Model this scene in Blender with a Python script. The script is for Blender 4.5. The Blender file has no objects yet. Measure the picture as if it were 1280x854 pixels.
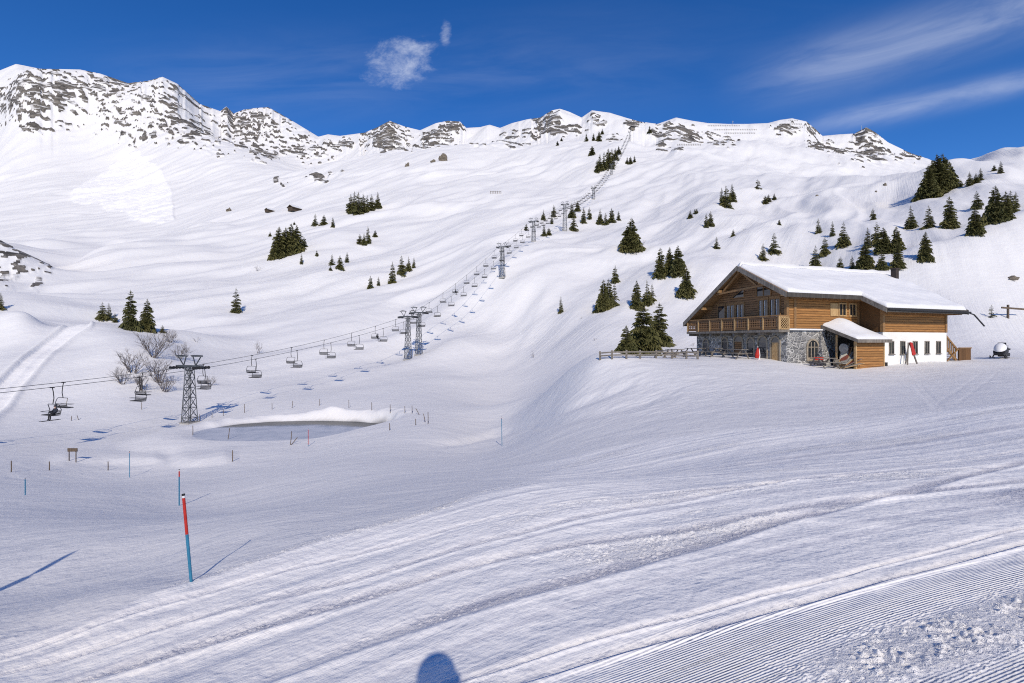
import bpy, bmesh, math, random
import numpy as np
from mathutils import Vector, Matrix
R = math.radians
rng = random.Random(7)
scene = bpy.context.scene
COL = scene.collection
F, U0, V0 = 620.0, 640.0, 427.0          # focal length in photo pixels, picture centre
SUN = Vector((-87.0, F, -413.0)).normalized()   # direction in which sunlight travels

# ---------------------------------------------------------------- tagging
def tag(o, label=None, cat=None, group=None, kind=None):
    if label: o['label'] = label
    if cat: o['category'] = cat
    if group: o['group'] = group
    if kind: o['kind'] = kind
    return o
def empty(name, loc=(0, 0, 0), rz=0.0, label=None, cat=None, group=None, parent=None):
    o = bpy.data.objects.new(name, None)
    o.empty_display_size = 0.3
    COL.objects.link(o)
    o.location = loc; o.rotation_euler = (0, 0, rz)
    if parent: o.parent = parent
    return tag(o, label, cat, group)
def copy_tree(o, parent=None):
    c = o.copy(); COL.objects.link(c); c.parent = parent
    for ch in o.children: copy_tree(ch, c)
    return c

# ---------------------------------------------------------------- mesh builder
class MB:
    def __init__(s): s.v = []; s.f = []
    def add(s, vs, fs):
        n = len(s.v); s.v += [tuple(p) for p in vs]; s.f += [tuple(i + n for i in f) for f in fs]; return s
    def box(s, c, d, rot=None):
        x, y, z = d[0] / 2, d[1] / 2, d[2] / 2
        vs = [Vector((a, b, e)) for a in (-x, x) for b in (-y, y) for e in (-z, z)]
        if rot is not None: vs = [rot @ p for p in vs]
        vs = [p + Vector(c) for p in vs]
        return s.add(vs, [(0, 1, 3, 2), (4, 6, 7, 5), (0, 4, 5, 1), (2, 3, 7, 6), (0, 2, 6, 4), (1, 5, 7, 3)])
    def box2(s, a, b):
        return s.box([(a[i] + b[i]) / 2 for i in range(3)], [abs(b[i] - a[i]) for i in range(3)])
    def bar(s, p, q, w, h=None):
        p, q = Vector(p), Vector(q); d = q - p; L = d.length
        if L < 1e-6: return s
        return s.box((p + q) / 2, (w, h or w, L), d.to_track_quat('Z', 'Y').to_matrix())
    def tube(s, pts, rad, n=8, caps=True):
        pts = [Vector(p) for p in pts]
        if not hasattr(rad, '__len__'): rad = [rad] * len(pts)
        n0 = len(s.v); ref = None
        for i, p in enumerate(pts):
            d = (pts[min(i + 1, len(pts) - 1)] - pts[max(i - 1, 0)]).normalized()
            if ref is None: ref = d.orthogonal().normalized()
            ref = (ref - d * ref.dot(d)); ref = ref.normalized() if ref.length > 1e-6 else d.orthogonal().normalized()
            b = d.cross(ref)
            for k in range(n):
                a = 2 * math.pi * k / n
                s.v.append(tuple(p + (ref * math.cos(a) + b * math.sin(a)) * rad[i]))
        for i in range(len(pts) - 1):
            for k in range(n):
                a = n0 + i * n + k; b2 = n0 + i * n + (k + 1) % n
                s.f.append((a, b2, b2 + n, a + n))
        if caps:
            s.f.append(tuple(n0 + k for k in reversed(range(n))))
            s.f.append(tuple(n0 + (len(pts) - 1) * n + k for k in range(n)))
        return s
    def prism(s, poly, vec):
        """poly: list of 3D points (planar), extruded by vec."""
        vec = Vector(vec); n = len(poly)
        a = [Vector(p) for p in poly]; b = [p + vec for p in a]
        return s.add(a + b, [tuple(reversed(range(n))), tuple(range(n, 2 * n))] + [(i, (i + 1) % n, (i + 1) % n + n, i + n) for i in range(n)])
    def build(s, name, mat=None, parent=None, smooth=False, bevel=0.0, fix=True, loc=None):
        me = bpy.data.meshes.new(name)
        me.from_pydata(s.v, [], s.f); me.update()
        if fix or bevel:
            bm = bmesh.new(); bm.from_mesh(me)
            if bevel:
                bmesh.ops.remove_doubles(bm, verts=bm.verts, dist=1e-5)
                bmesh.ops.bevel(bm, geom=list(bm.edges), offset=bevel, segments=2, affect='EDGES', profile=0.6)
            bmesh.ops.recalc_face_normals(bm, faces=bm.faces)
            bm.to_mesh(me); bm.free()
        if smooth: me.polygons.foreach_set('use_smooth', [True] * len(me.polygons))
        if mat: me.materials.append(mat)
        o = bpy.data.objects.new(name, me); COL.objects.link(o)
        if parent: o.parent = parent
        if loc is not None: o.location = loc
        return o

# ---------------------------------------------------------------- node helpers
class NT:
    def __init__(s, tree): s.t = tree; s.n = tree.nodes; s.l = tree.links
    def new(s, typ, **kw):
        nd = s.n.new(typ)
        for k, v in kw.items(): setattr(nd, k, v)
        return nd
    def put(s, sock, val):
        if hasattr(val, 'links') or isinstance(val, bpy.types.NodeSocket): s.l.new(val, sock)
        else: sock.default_value = val
    def m(s, op, a, b=0.0, c=None, clamp=False):
        nd = s.new('ShaderNodeMath', operation=op, use_clamp=clamp)
        s.put(nd.inputs[0], a); s.put(nd.inputs[1], b)
        if c is not None: s.put(nd.inputs[2], c)
        return nd.outputs[0]
    def vm(s, op, a, b):
        nd = s.new('ShaderNodeVectorMath', operation=op); s.put(nd.inputs[0], a); s.put(nd.inputs[1], b); return nd.outputs[0]
    def noise(s, vec, scale, detail=2.0, rough=0.5, dist=0.0, dim='3D'):
        nd = s.new('ShaderNodeTexNoise', noise_dimensions=dim)
        if vec is not None: s.l.new(vec, nd.inputs['Vector'])
        nd.inputs['Scale'].default_value = scale; nd.inputs['Detail'].default_value = detail
        nd.inputs['Roughness'].default_value = rough; nd.inputs['Distortion'].default_value = dist
        return nd.outputs['Fac']
    def ramp(s, fac, a, b, c0=0.0, c1=1.0):
        nd = s.new('ShaderNodeMapRange', interpolation_type='SMOOTHSTEP')
        s.put(nd.inputs[0], fac); s.put(nd.inputs[1], a); s.put(nd.inputs[2], b); s.put(nd.inputs[3], c0); s.put(nd.inputs[4], c1)
        return nd.outputs[0]
    def mix(s, fac, a, b):
        nd = s.new('ShaderNodeMix', data_type='RGBA')
        s.put(nd.inputs[0], fac)
        for i, x in ((6, a), (7, b)):
            if isinstance(x, (tuple, list)): nd.inputs[i].default_value = (*x[:3], 1)
            else: s.l.new(x, nd.inputs[i])
        return nd.outputs[2]
    def bump(s, h, dist, strength=1.0, normal=None):
        nd = s.new('ShaderNodeBump'); s.put(nd.inputs['Height'], h)
        nd.inputs['Distance'].default_value = dist; s.put(nd.inputs['Strength'], strength)
        if normal is not None: s.l.new(normal, nd.inputs['Normal'])
        return nd.outputs[0]
    def vlen(s, v):
        nd = s.new('ShaderNodeVectorMath', operation='LENGTH'); s.l.new(v, nd.inputs[0]); return nd.outputs['Value']
    def scale(s, vec, sc):
        nd = s.new('ShaderNodeMapping'); s.l.new(vec, nd.inputs[0]); nd.inputs['Scale'].default_value = sc; return nd.outputs[0]
    def rotz(s, vec, a):
        nd = s.new('ShaderNodeMapping'); s.l.new(vec, nd.inputs[0]); nd.inputs['Rotation'].default_value = (0, 0, a); return nd.outputs[0]
    def xyz(s, vec):
        nd = s.new('ShaderNodeSeparateXYZ'); s.l.new(vec, nd.inputs[0]); return nd.outputs
def mat_base(name):
    m = bpy.data.materials.new(name); m.use_nodes = True
    nt = NT(m.node_tree); p = m.node_tree.nodes['Principled BSDF']
    return m, nt, p
def simple(name, c1, c2=None, scale=8.0, rough=0.7, metal=0.0, bump=0.0, detail=3, stretch=(1, 1, 1), spec=0.3):
    m, nt, p = mat_base(name)
    tc = nt.new('ShaderNodeTexCoord').outputs['Object']
    v = nt.scale(tc, stretch)
    n = nt.noise(v, scale, detail, 0.6)
    nt.l.new(nt.mix(nt.ramp(n, .3, .7), c1, c2 or [x * .75 for x in c1]), p.inputs['Base Color'])
    p.inputs['Roughness'].default_value = rough; p.inputs['Metallic'].default_value = metal
    p.inputs['Specular IOR Level'].default_value = spec
    if bump: nt.l.new(nt.bump(n, bump), p.inputs['Normal'])
    return m

# ---------------------------------------------------------------- numpy noise
def smooth(a, b, x):
    t = np.clip((x - a) / (b - a), 0, 1); return t * t * (3 - 2 * t)
def _hash(ix, iy, seed):
    h = (ix * 374761393 + iy * 668265263 + seed * 1442695041) & 0xFFFFFFFF
    h = ((h ^ (h >> 13)) * 1274126177) & 0xFFFFFFFF
    return (h ^ (h >> 16)) & 0xFFFF
def perlin(x, y, seed=0):
    x = np.asarray(x, float); y = np.asarray(y, float)
    x0 = np.floor(x); y0 = np.floor(y); fx = x - x0; fy = y - y0
    ix = x0.astype(np.int64); iy = y0.astype(np.int64)
    u = fx * fx * fx * (fx * (fx * 6 - 15) + 10); w = fy * fy * fy * (fy * (fy * 6 - 15) + 10)
    def g(dx, dy):
        a = _hash(ix + dx, iy + dy, seed) * (2 * np.pi / 65536)
        return np.cos(a) * (fx - dx) + np.sin(a) * (fy - dy)
    a = g(0, 0); b = g(1, 0); c = g(0, 1); d = g(1, 1)
    return (a + (b - a) * u + (c - a) * w + (a - b - c + d) * u * w) * 1.5
def fbm(x, y, oct=4, seed=0, gain=0.5):
    s = 0; a = 1.0; t = 0
    for i in range(oct):
        s = s + a * perlin(x * 2 ** i + 17.3 * i, y * 2 ** i - 9.1 * i, seed + i); t += a; a *= gain
    return s / t

# ---------------------------------------------------------------- terrain control points: photo column, photo row, distance ahead (m)
PTS = """
0 854 4.2|0 812 6.0|0 780 8|0 740 11|0 690 14.5|0 650 19|0 620 25|0 590 34|0 570 41|0 545 52|0 520 62|0 490 70|0 450 80|0 412 90|0 388 97|0 394 115|0 372 160|0 345 190|0 318 215|0 324 250|0 305 330|0 290 400|0 250 560|0 200 740|0 150 880
97 688 13.5|50 712 12.3|100 650 19|100 500 70|100 470 78|100 430 90|100 399 99|100 405 116|100 388 150|100 362 190|100 330 255|100 300 360|100 270 500|100 230 660|100 190 800|100 150 900
50 400 98|40 388 97|35 330 208|65 346 203|65 348 250|40 345 196|60 365 185
160 854 3.7|160 780 6.5|160 755 8.2|160 728 10|160 700 12.5|160 650 19|160 620 26|160 596 37|160 575 43|160 550 53|160 530 62|160 510 68|160 470 80|160 430 92|160 410 101|160 414 122|160 398 150|170 370 175|170 340 225|170 300 360|170 260 500|170 220 680|150 180 820
239 728 10.3|275 698 11.64|310 668 13.3|290 684 12.4|258 712 10.95|224 632 25.5|237 530 63.3|240 545 52|262 608 28.8
240 505 75|240 470 90|235 440 104|225 412 112|240 408 135|240 370 175|240 330 245|240 290 370|240 250 560|240 210 740|240 170 880
320 854 3.4|320 780 5.2|320 735 7.4|320 703 9.3|320 640 20|320 610 27|320 585 35|320 565 42|300 560 44|360 512 66|300 518 66|360 495 78|320 485 86|320 450 110|320 415 135|320 380 172|320 340 230|320 300 310|320 265 440|320 230 620|320 195 820
385 558 44.5|420 535 54|370 540 54|300 545 54|440 525 58|400 520 62
400 480 92|400 440 116|400 400 148|400 360 190|400 320 250|400 280 340|400 250 450|400 210 680
480 854 3.2|480 760 5.4|480 690 8.4|480 660 10.2|480 640 13.5|480 610 20|480 580 28|480 560 36|480 540 45|480 520 57|480 500 70|480 470 98|480 440 122|480 400 155|480 360 195|480 320 255|480 270 350|480 230 480|480 195 720
510 452 115|523 445 119|628 345 177|667 300 216|706 290 277|742 254 375|764 220 477|787 178 667
560 525 51|560 540 43|560 500 74|560 470 98|560 420 132|560 380 168|560 340 215|560 300 280|560 260 370|560 220 500|560 185 720
640 854 3.2|640 760 5.2|640 690 7.8|640 640 11|640 625 12.5|640 600 17.5|640 575 26|640 557 34|640 535 45|640 518 54|640 503 60|640 508 72|640 490 92|640 460 115|640 430 135|640 400 152|640 270 330|640 240 430|640 210 560|640 180 700
700 473 47|700 495 40|700 481 60|700 472 85|700 450 105|700 420 125|700 380 150|700 340 180
720 560 24|720 520 31|720 490 37|720 600 16|750 450 40|750 465 38|750 480 36|750 456 55|750 453 75|750 443 92|750 415 113|750 380 140
720 300 250|720 260 350|720 220 500|720 180 660
800 854 3.1|800 760 5|800 680 8|800 625 11.5|800 590 17|800 560 21|800 520 27|800 485 33|800 457 37.5|800 448 40|800 446 47|800 450 60|800 440 85|800 415 110|800 380 138|800 340 172|800 300 225|800 260 330|800 225 450|800 190 600|800 165 720
870 447 43|870 446 52|870 449 64|870 415 105|870 380 135
960 854 3.0|960 760 4.8|960 700 6.5|960 600 12|960 540 20|960 500 27|960 465 36|960 452 41|960 451 55|960 452 66|960 425 95|960 385 125|960 340 165|900 340 155|900 300 205|900 250 310|900 225 410|900 205 520|960 300 190|960 260 270|960 228 360
1120 854 2.9|1120 740 5|1120 650 7.8|1120 590 11.5|1120 545 17|1120 505 24|1120 480 32|1120 459 41|1120 450 46|1120 449 58|1120 440 70|1120 405 84|1120 365 92|1120 330 99|1120 332 118|1120 300 150|1120 265 195|1120 240 245|1100 223 300|1040 352 98|1040 340 125|1040 300 170|1040 260 240|1000 219 380
1200 452 45|1200 448 56|1200 425 70|1200 400 77|1200 350 90|1200 295 104|1200 300 120|1200 285 142|1200 250 185|1200 225 230|1200 203 280|1200 208 340
1280 854 2.8|1280 720 5|1280 640 7.4|1280 580 10.5|1280 540 14.5|1280 505 20|1280 480 28|1280 456 42|1280 446 55|1280 428 68|1280 395 78|1280 330 92|1280 262 110|1280 272 130|1280 262 152|1280 225 205|1280 188 300|1280 195 380
1160 214 265|1160 222 340|1240 196 290|1240 202 350
1000 224 460|1000 214 580|1050 225 470|1050 214 600|1050 190 740|1140 224 450|1140 215 640|900 190 620|930 175 700|850 170 690|1000 180 760|1100 195 780
"""
def smooth_(a, b, x):
    t = np.clip((x - a) / (b - a), 0, 1); return t * t * (3 - 2 * t)
CTRL = [tuple(map(float, q.split())) for ln in PTS.strip().splitlines() for q in ln.split('|') if q.strip()]
SKY = [(0,88),(20,80),(50,86),(100,87),(125,92),(160,104),(185,101),(203,96),(222,105),(250,130),(275,139),(283,133),(292,142),(305,137),(320,135),(335,134),(350,142),(380,160),(398,171),(410,168),(425,170),(440,168),(455,166),(470,160),(487,151),(505,158),(525,163),(545,154),(560,151),(575,152),(583,160),(600,159),(612,156),(625,160),(640,154),(660,149),(675,147),(690,138),(700,136),(712,140),(727,147),(740,138),(762,141),(785,148),(800,152),(822,155),(845,147),(865,151),(885,154),(910,155),(935,155),(960,154),(975,150),(990,148),(1008,152),(1019,161),(1028,170),(1050,168),(1068,167),(1083,159),(1095,166),(1110,178),(1135,190),(1165,201),(1220,212)]
SKD = [(0,1000),(200,1050),(283,1130),(330,1180),(400,1060),(490,960),(560,920),(640,860),(700,810),(760,780),(800,760),(850,770),(940,820),(990,850),(1050,880),(1085,900),(1165,880),(1220,870)]
for u, v in SKY:
    d = np.interp(u, [a for a, b in SKD], [b for a, b in SKD])
    CTRL.append((u, v, d)); CTRL.append((u, v + 45, d * 1.22))
for u in range(20, 1130, 60):
    d = np.interp(u, [a for a, b in SKD], [b for a, b in SKD]); v = np.interp(u, [a for a, b in SKY], [b for a, b in SKY])
    CTRL.append((u, v + 24, d * 0.93))
for (u, v, d) in list(CTRL):                      # carry the edge columns on beyond the frame
    if u == 0: CTRL.append((-380, v + (12 if d < 70 else 0), d))
    if u == 1280: CTRL.append((1720, v, d))
for u in (-380, 1720):
    CTRL.append((u, 100 if u < 0 else 195, 1000)); CTRL.append((u, 150 if u < 0 else 220, 1250))
CTRL = np.array(CTRL)
BROW = ([-400, 0, 150, 240, 340, 440, 560, 700, 860, 1000, 1280, 1800], [890, 812, 775, 737, 705, 672, 645, 620, 600, 585, 545, 520])
u_, v_, d_ = CTRL[:, 0], CTRL[:, 1], CTRL[:, 2].copy()
ux = (u_ - U0) / F; nearp = (d_ < 13) & (v_ > np.interp(u_, *BROW) - 12)
f0 = np.interp(u_, [480, 900], [.56, .75])
CTRL[:, 2] = np.where(nearp, 1.5 / np.maximum((v_ - V0) / F + np.where(ux < 0, .14, .05) * ux - .10, .05), d_ * (f0 + (1 - f0) * smooth_(13, 34, d_)))
for k in range(len(CTRL)):
    if (u_[k], v_[k]) in ((275, 698), (310, 668), (290, 684), (258, 712), (239, 728)): CTRL[k, 2] = d_[k] * 5.15 / 10.3
B_ = (CTRL[:, 0] < 200) & (CTRL[:, 2] > 340) & (CTRL[:, 1] > 148)
CTRL[B_, 2] = np.interp(CTRL[B_, 1], [150, 180, 190, 200, 220, 230, 250, 260, 270, 290, 300, 305], [920, 880, 850, 815, 745, 710, 635, 590, 550, 455, 405, 365])
KL = 0.62
cx_ = (CTRL[:, 0] - U0) / F; cy_ = CTRL[:, 2]
c_th = np.arctan2(cx_, 1.0); c_r = cy_ * np.sqrt(1 + cx_ ** 2)
c_val = (V0 - CTRL[:, 1]) / F * np.cos(c_th)
CP = np.stack([c_th, KL * np.log(c_r)], 1)
def _kern(A, B):
    d2 = np.maximum((A ** 2).sum(1)[:, None] + (B ** 2).sum(1)[None] - 2 * A @ B.T, 0)
    return d2 * np.sqrt(d2)
_n = len(CP)
_M = np.zeros((_n + 3, _n + 3)); _M[:_n, :_n] = _kern(CP, CP) + np.eye(_n) * 1.5e-6
_P = np.concatenate([np.ones((_n, 1)), CP], 1); _M[:_n, _n:] = _P; _M[_n:, :_n] = _P.T
WT = np.linalg.solve(_M, np.concatenate([c_val, np.zeros(3)]))
def rbf(th, lr):
    Q = np.stack([np.ravel(th), KL * np.ravel(lr)], 1); out = np.empty(len(Q))
    for i in range(0, len(Q), 20000):
        q = Q[i:i + 20000]
        out[i:i + 20000] = _kern(q, CP) @ WT[:_n] + WT[_n] + q @ WT[_n + 1:]
    return out.reshape(np.shape(th))

# polar grid of the land round the standpoint
th_in = np.linspace(R(-53), R(53), 1331)
th_r = R(53) + (np.linspace(0, 1, 42)[1:] ** 1.5) * R(126.5)
TH = np.concatenate([-th_r[::-1], th_in, th_r])
lr_rows = np.concatenate([np.linspace(np.log(.3), np.log(1.9), 26)[:-1], np.linspace(np.log(1.9), np.log(12), 660)[:-1],
                          np.linspace(np.log(12), np.log(85), 470)[:-1], np.linspace(np.log(85), np.log(500), 331)[:-1],
                          np.linspace(np.log(500), np.log(1750), 520)[:-1], np.linspace(np.log(1750), np.log(2600), 12)])
def cubmat(src, dst):
    """Catmull-Rom interpolation matrix from a uniform src axis to dst."""
    h = src[1] - src[0]; M = np.zeros((len(dst), len(src)))
    t = np.clip((dst - src[0]) / h, 0, len(src) - 1.000001); i = t.astype(int); f = t - i
    for k, w in ((-1, -.5 * f + f ** 2 - .5 * f ** 3), (0, 1 - 2.5 * f ** 2 + 1.5 * f ** 3), (1, .5 * f + 2 * f ** 2 - 1.5 * f ** 3), (2, -.5 * f ** 2 + .5 * f ** 3)):
        np.add.at(M, (np.arange(len(dst)), np.clip(i + k, 0, len(src) - 1)), w)
    return M
_cth = np.linspace(R(-66), R(66), 330); _clr = np.linspace(np.log(1.5), np.log(2650), 420)
_cz = rbf(*np.meshgrid(_cth, _clr))
thc = np.clip(TH, R(-64), R(64)); lrc = np.maximum(lr_rows, np.log(1.55))
SV = cubmat(_clr, lrc) @ _cz @ cubmat(_cth, thc).T
RR = np.exp(lr_rows)[:, None]; TT = TH[None, :]
X = RR * np.sin(TT); Y = RR * np.cos(TT)
PXU = U0 + F * np.tan(np.clip(TT, R(-80), R(80))) + 0 * RR
PXV = V0 - F * SV / np.maximum(np.cos(TT), .15)
plane = -1.5 + np.where(X < 0, .14, .05) * X - .10 * Y
wn = smooth(1.6, 2.5, RR) + 0 * TT
Z = plane * (1 - wn) + SV * RR * wn
back = -1.65 - .02 * RR - .10 * np.maximum(RR - 30, 0)
wb = smooth(R(66), R(100), np.abs(TT)) * smooth(3, 9, RR)
Z = Z * (1 - wb) + back * wb

# ------- piste coordinates: p along the tracks, q across them (0 on the brow)
def g_curve(x):
    a = -(x + 1.0) / 2.6
    return .18 * x - .95 * 2.6 * np.logaddexp(0, a)
G0 = 11.5 - g_curve(1.1)
Pt = X; Qt = Y - g_curve(np.clip(X, -40, 60)) - G0

# ------- left knoll with broken rock, and the far crest brought to its surveyed outline
Z = Z + 11 * np.exp(-((X + 240) / 38) ** 2 - ((Y - 204) / 13) ** 2)
def crest(Zc):
    sub_ = np.abs(TT[0]) < R(47); rows = np.exp(lr_rows) > 330
    t = Zc[rows][:, sub_] / Y[rows][:, sub_]; k = t.argmax(0)
    return sub_, V0 - F * t.max(0), np.exp(lr_rows)[rows][k]
def fix_crest(Zc, full=True):
    sub_, vs, rs = crest(Zc)
    u = U0 + F * np.tan(TT[0][sub_]); tv = np.interp(u, [a for a, b in SKY], [b for a, b in SKY])
    dv = np.where((u < 1150), np.clip(vs - tv, -25, 25), 0)
    D = np.zeros(len(TH)); D[sub_] = dv; RSK = np.full(len(TH), 900.0); RSK[sub_] = rs
    w = smooth(.80, 1.0, RR / RSK[None]) * (RR / RSK[None] < 1.6)
    return Zc + w * D[None] / F * Y * 1.0
# ------- undulation of the open slopes
xr = .6 * X + .8 * Y; yr = -.8 * X + .6 * Y
wv = fbm(X / 120, Y / 120, 2, 40)
Z = Z + smooth(65, 170, RR) * (3.5 * perlin(xr / 95 + wv, yr / 30 + .8 * wv, 3) + 1.45 * perlin(xr / 44 + .5 * wv, yr / 13 + wv, 5) + 1.9 * (.30 - np.sqrt(perlin(xr / 75 + wv, yr / 22 + 1.5 * wv, 6) ** 2 + .0015)) + .5 * perlin(xr / 18, yr / 6 + wv, 8) + .10 * perlin(xr / 5, yr / 2.2, 9) * (1 - smooth(250, 400, RR)))
Z = Z + smooth(150, 330, RR) * (3.0 * perlin(xr / 150 + .6 * wv, yr / 50 + wv, 11)) * (1 - .5 * smooth(600, 800, RR))
Z = Z + smooth(18, 50, RR) * (1 - smooth(80, 160, RR)) * .22 * fbm(X / 9 + 3, Y / 14, 3, 21)
# wind lips: rolls with a longer windward and a shorter lee side
lip = perlin(xr / 80 + 5 + wv, yr / 24 + wv, 13)
Z = Z + smooth(90, 220, RR) * (1 - smooth(520, 680, RR)) * 1.5 * smooth(-.12, .22, lip) * smooth(-.35, .3, perlin(X / 70, Y / 90, 14))
# the shelf below the left cliff: hummocks and a small gully
hum = np.exp(-((PXU - 110) / 90) ** 2 - ((PXV - 310) / 24) ** 2) * smooth(150, 240, RR)
Z = Z + hum * 7 * perlin(X / 45 + 1.3, Y / 60 + 2.2, 17)

# ------- rock: where and how much
BL = [(40,112,50,20,1),(15,120,30,22,.9),(55,130,45,18,.8),(135,120,40,22,1),(150,140,40,24,1),(125,150,26,14,.8),(195,125,32,24,1),(215,150,34,18,.95),(160,170,22,12,.95),(185,165,20,12,.9),(95,150,30,16,.7),(60,160,34,10,.9),(30,150,30,10,.5),(240,175,26,12,.8),(262,188,22,8,.7),(205,108,14,8,.6),(240,130,20,20,.5),(300,150,26,16,.75),(330,165,40,24,.62),(285,138,8,8,1.1),
 (345,155,22,16,.5),(350,230,9,4,.95),(400,222,20,6,.95),(330,190,20,16,.55),(380,190,30,12,.6),(412,180,8,5,.7),(430,178,8,6,1.0),(483,172,20,17,1.25),(495,182,16,8,1),(470,165,8,8,.8),(548,172,18,8,1.15),(565,158,16,8,1.0),(530,182,12,4,.8),(595,184,10,7,1.0),(618,180,8,4,.9),(640,170,12,10,1.0),(640,180,16,5,.7),
 (690,150,16,12,1.25),(672,160,14,8,1.0),(700,160,16,8,1.1),(660,168,16,5,.7),(722,160,16,6,.7),(745,148,12,8,.9),(792,155,10,4,1.2),(845,160,18,10,.9),(865,170,14,8,1.0),(830,182,10,8,1.0),(845,190,10,5,.8),(885,168,8,6,1.1),(822,168,10,8,.9),(905,178,16,10,.5),(765,175,10,8,.6),
 (1015,160,8,9,1.1),(985,158,16,6,.8),(1030,178,16,12,.85),(1050,190,20,10,.7),(1077,168,10,9,1.25),(1090,175,10,9,1.1),(1080,195,26,14,.7),(1105,205,22,10,.65),(1130,200,16,8,.55),
 (10,325,18,10,.8),(30,330,16,8,1.1),(50,338,14,7,1.1),(62,345,6,5,1.1),(20,350,20,12,.95),(35,358,16,10,.9),(5,365,14,12,.8),
 (1210,262,4,3,0)]
rockA = np.zeros_like(Z); seen = (np.abs(TT) < R(60)) + 0 * RR > 0
for (u, v, su, sv, a) in BL:
    if a <= 0: continue
    near = v > 300
    w = a * np.exp(-(((PXU - u) / su) ** 2 + ((PXV - v) / sv) ** 2) * .8)
    w *= (.8 if u < 320 and not near else 1) * (smooth(165, 180, Y) * (1 - smooth(225, 240, Y))) if near else smooth(330, 420, RR) * (.80 if u < 310 else 1)
    rockA = np.maximum(rockA, w * seen)
ia = np.where(rockA.max(1) > .05)[0]; r0, r1 = ia.min(), ia.max() + 1
sl = (slice(r0, r1), slice(None)); xs, zs, ys = X[sl], Z[sl], Y[sl]
sc = np.where(RR[sl] < 360, 4.0, 1.0)
ca = (.86 * xs - .5 * zs) * sc * 1.3; cb = (.5 * xs + .86 * zs) * sc * 1.3
wq = fbm(xs * sc / 60, zs * sc / 60, 2, 77)
rib = perlin(xs / 95 + .5 * wq, zs / 420 + .3, 38) * (RR[sl] > 300)
rn = .45 * rib + .68 * perlin(ca / 34 + wq, cb / 11 + wq, 31) + .42 * perlin(ca / 14, cb / 6, 32) + .22 * perlin(ca / 12, cb / 8, 33)
rn2 = .5 * perlin(ca / 20 + 3, cb / 9, 36) + .5 * perlin(xs * sc / 11, zs * sc / 9, 37)
rk = smooth(.33, .42, rn * .80 + rn2 * .26 + rockA[sl] * .43 - .10 * (rockA[sl] < .3))
rk = rk * (rockA[sl] > .12)
ROCK = np.zeros_like(Z); ROCK[sl] = rk
bumpy = smooth(.1, .6, rockA[sl]) * (2.2 * rib + 1.6 * (1 - np.abs(rn) * 2) + 3.0 * perlin(xs * sc / 55, zs * sc / 40 + wq, 35))
Z[sl] = Z[sl] + (rk * 4.2 + bumpy) / sc * (.6 + .6 * smooth(600, 1000, RR[sl]))

Z = fix_crest(fix_crest(Z))
# ------- avalanche debris below the left cliff (lighter broken snow)
poly = np.array([(150,190),(172,190),(200,210),(215,240),(218,275),(205,279),(180,280),(165,278),(160,268),(140,265),(125,256),(92,252),(90,242),(105,230),(130,215),(145,205)], float)
def inside(px, py, pl):
    c = np.zeros(px.shape, bool); j = len(pl) - 1
    for i in range(len(pl)):
        xi, yi = pl[i]; xj, yj = pl[j]
        c ^= ((yi > py) != (yj > py)) & (px < (xj - xi) * (py - yi) / (yj - yi + 1e-9) + xi); j = i
    return c
ju = 3.0 * fbm(X / 30, Y / 30, 3, 51); jv = 3.0 * fbm(X / 30 + 9, Y / 30, 3, 52)
DEB = inside(PXU + ju, PXV + jv, poly) & (RR + 0 * TT > 330) & seen
DEB = DEB.astype(float)
for _ in range(2):
    DEB[1:-1, 1:-1] = (DEB[1:-1, 1:-1] * 2 + DEB[:-2, 1:-1] + DEB[2:, 1:-1] + DEB[1:-1, :-2] + DEB[1:-1, 2:]) / 6
Z = Z + DEB * (1.4 + 1.0 * fbm(X / 6, Y / 6, 2, 55))

# ------- pond basin
PC = (-24.0, 55.0); PRX, PRY, PZ = 9.2, 6.0, -9.75
ang = np.arctan2((Y - PC[1]) / PRY, (X - PC[0]) / PRX)
pd = np.sqrt(((X - PC[0]) / PRX) ** 2 + ((Y - PC[1]) / PRY) ** 2) / (1 + .06 * np.sin(2 * ang + .6) + .04 * np.sin(3 * ang + 1) + .018 * perlin(ang * 3.5, 0 * ang, 65) * (Y > PC[1]))
backw = smooth(-.2, .5, np.sin(ang))
rim = backw * np.exp(-((pd - 1.24) / .12) ** 2) * (.40 + .22 * perlin(X / 3.1, Y / 1.6, 61) + .08 * perlin(X / 1.1, Y / 1.6, 62)) + .75 * np.exp(-((X + 22.5) / 2.2) ** 2 - ((Y - 62.6) / 1.3) ** 2)
edge0 = np.where(np.sin(ang) > 0, .99, .97); edge1 = 1.13 + .19 * smooth(.3, -.1, -np.sin(ang) * -1) if False else 1.14 + .18 * (1 - smooth(-.2, .3, np.sin(ang)))
wp = 1 - smooth(edge0, edge1, pd)
Zbank = np.maximum(Z, PZ + .25)
loc = smooth(1.9, 1.35, pd) if False else 1 - smooth(1.35, 1.9, pd)
Z = Z * (1 - loc) + Zbank * loc + rim
Z = Z * (1 - wp) + (PZ - .15) * wp

hb = PZ + .16 + .22 * perlin(X / 2.3, Y * 0, 63)
BANKSHADE = (1 - smooth(.985, 1.085, pd + .03 * perlin(X / 2.3, Y / 2.3, 63))) * smooth(.02, .25, np.sin(ang)) * (pd < 1.25) * (pd > .9)  # shade under the snow bank's overhang, painted as a dark band
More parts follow.
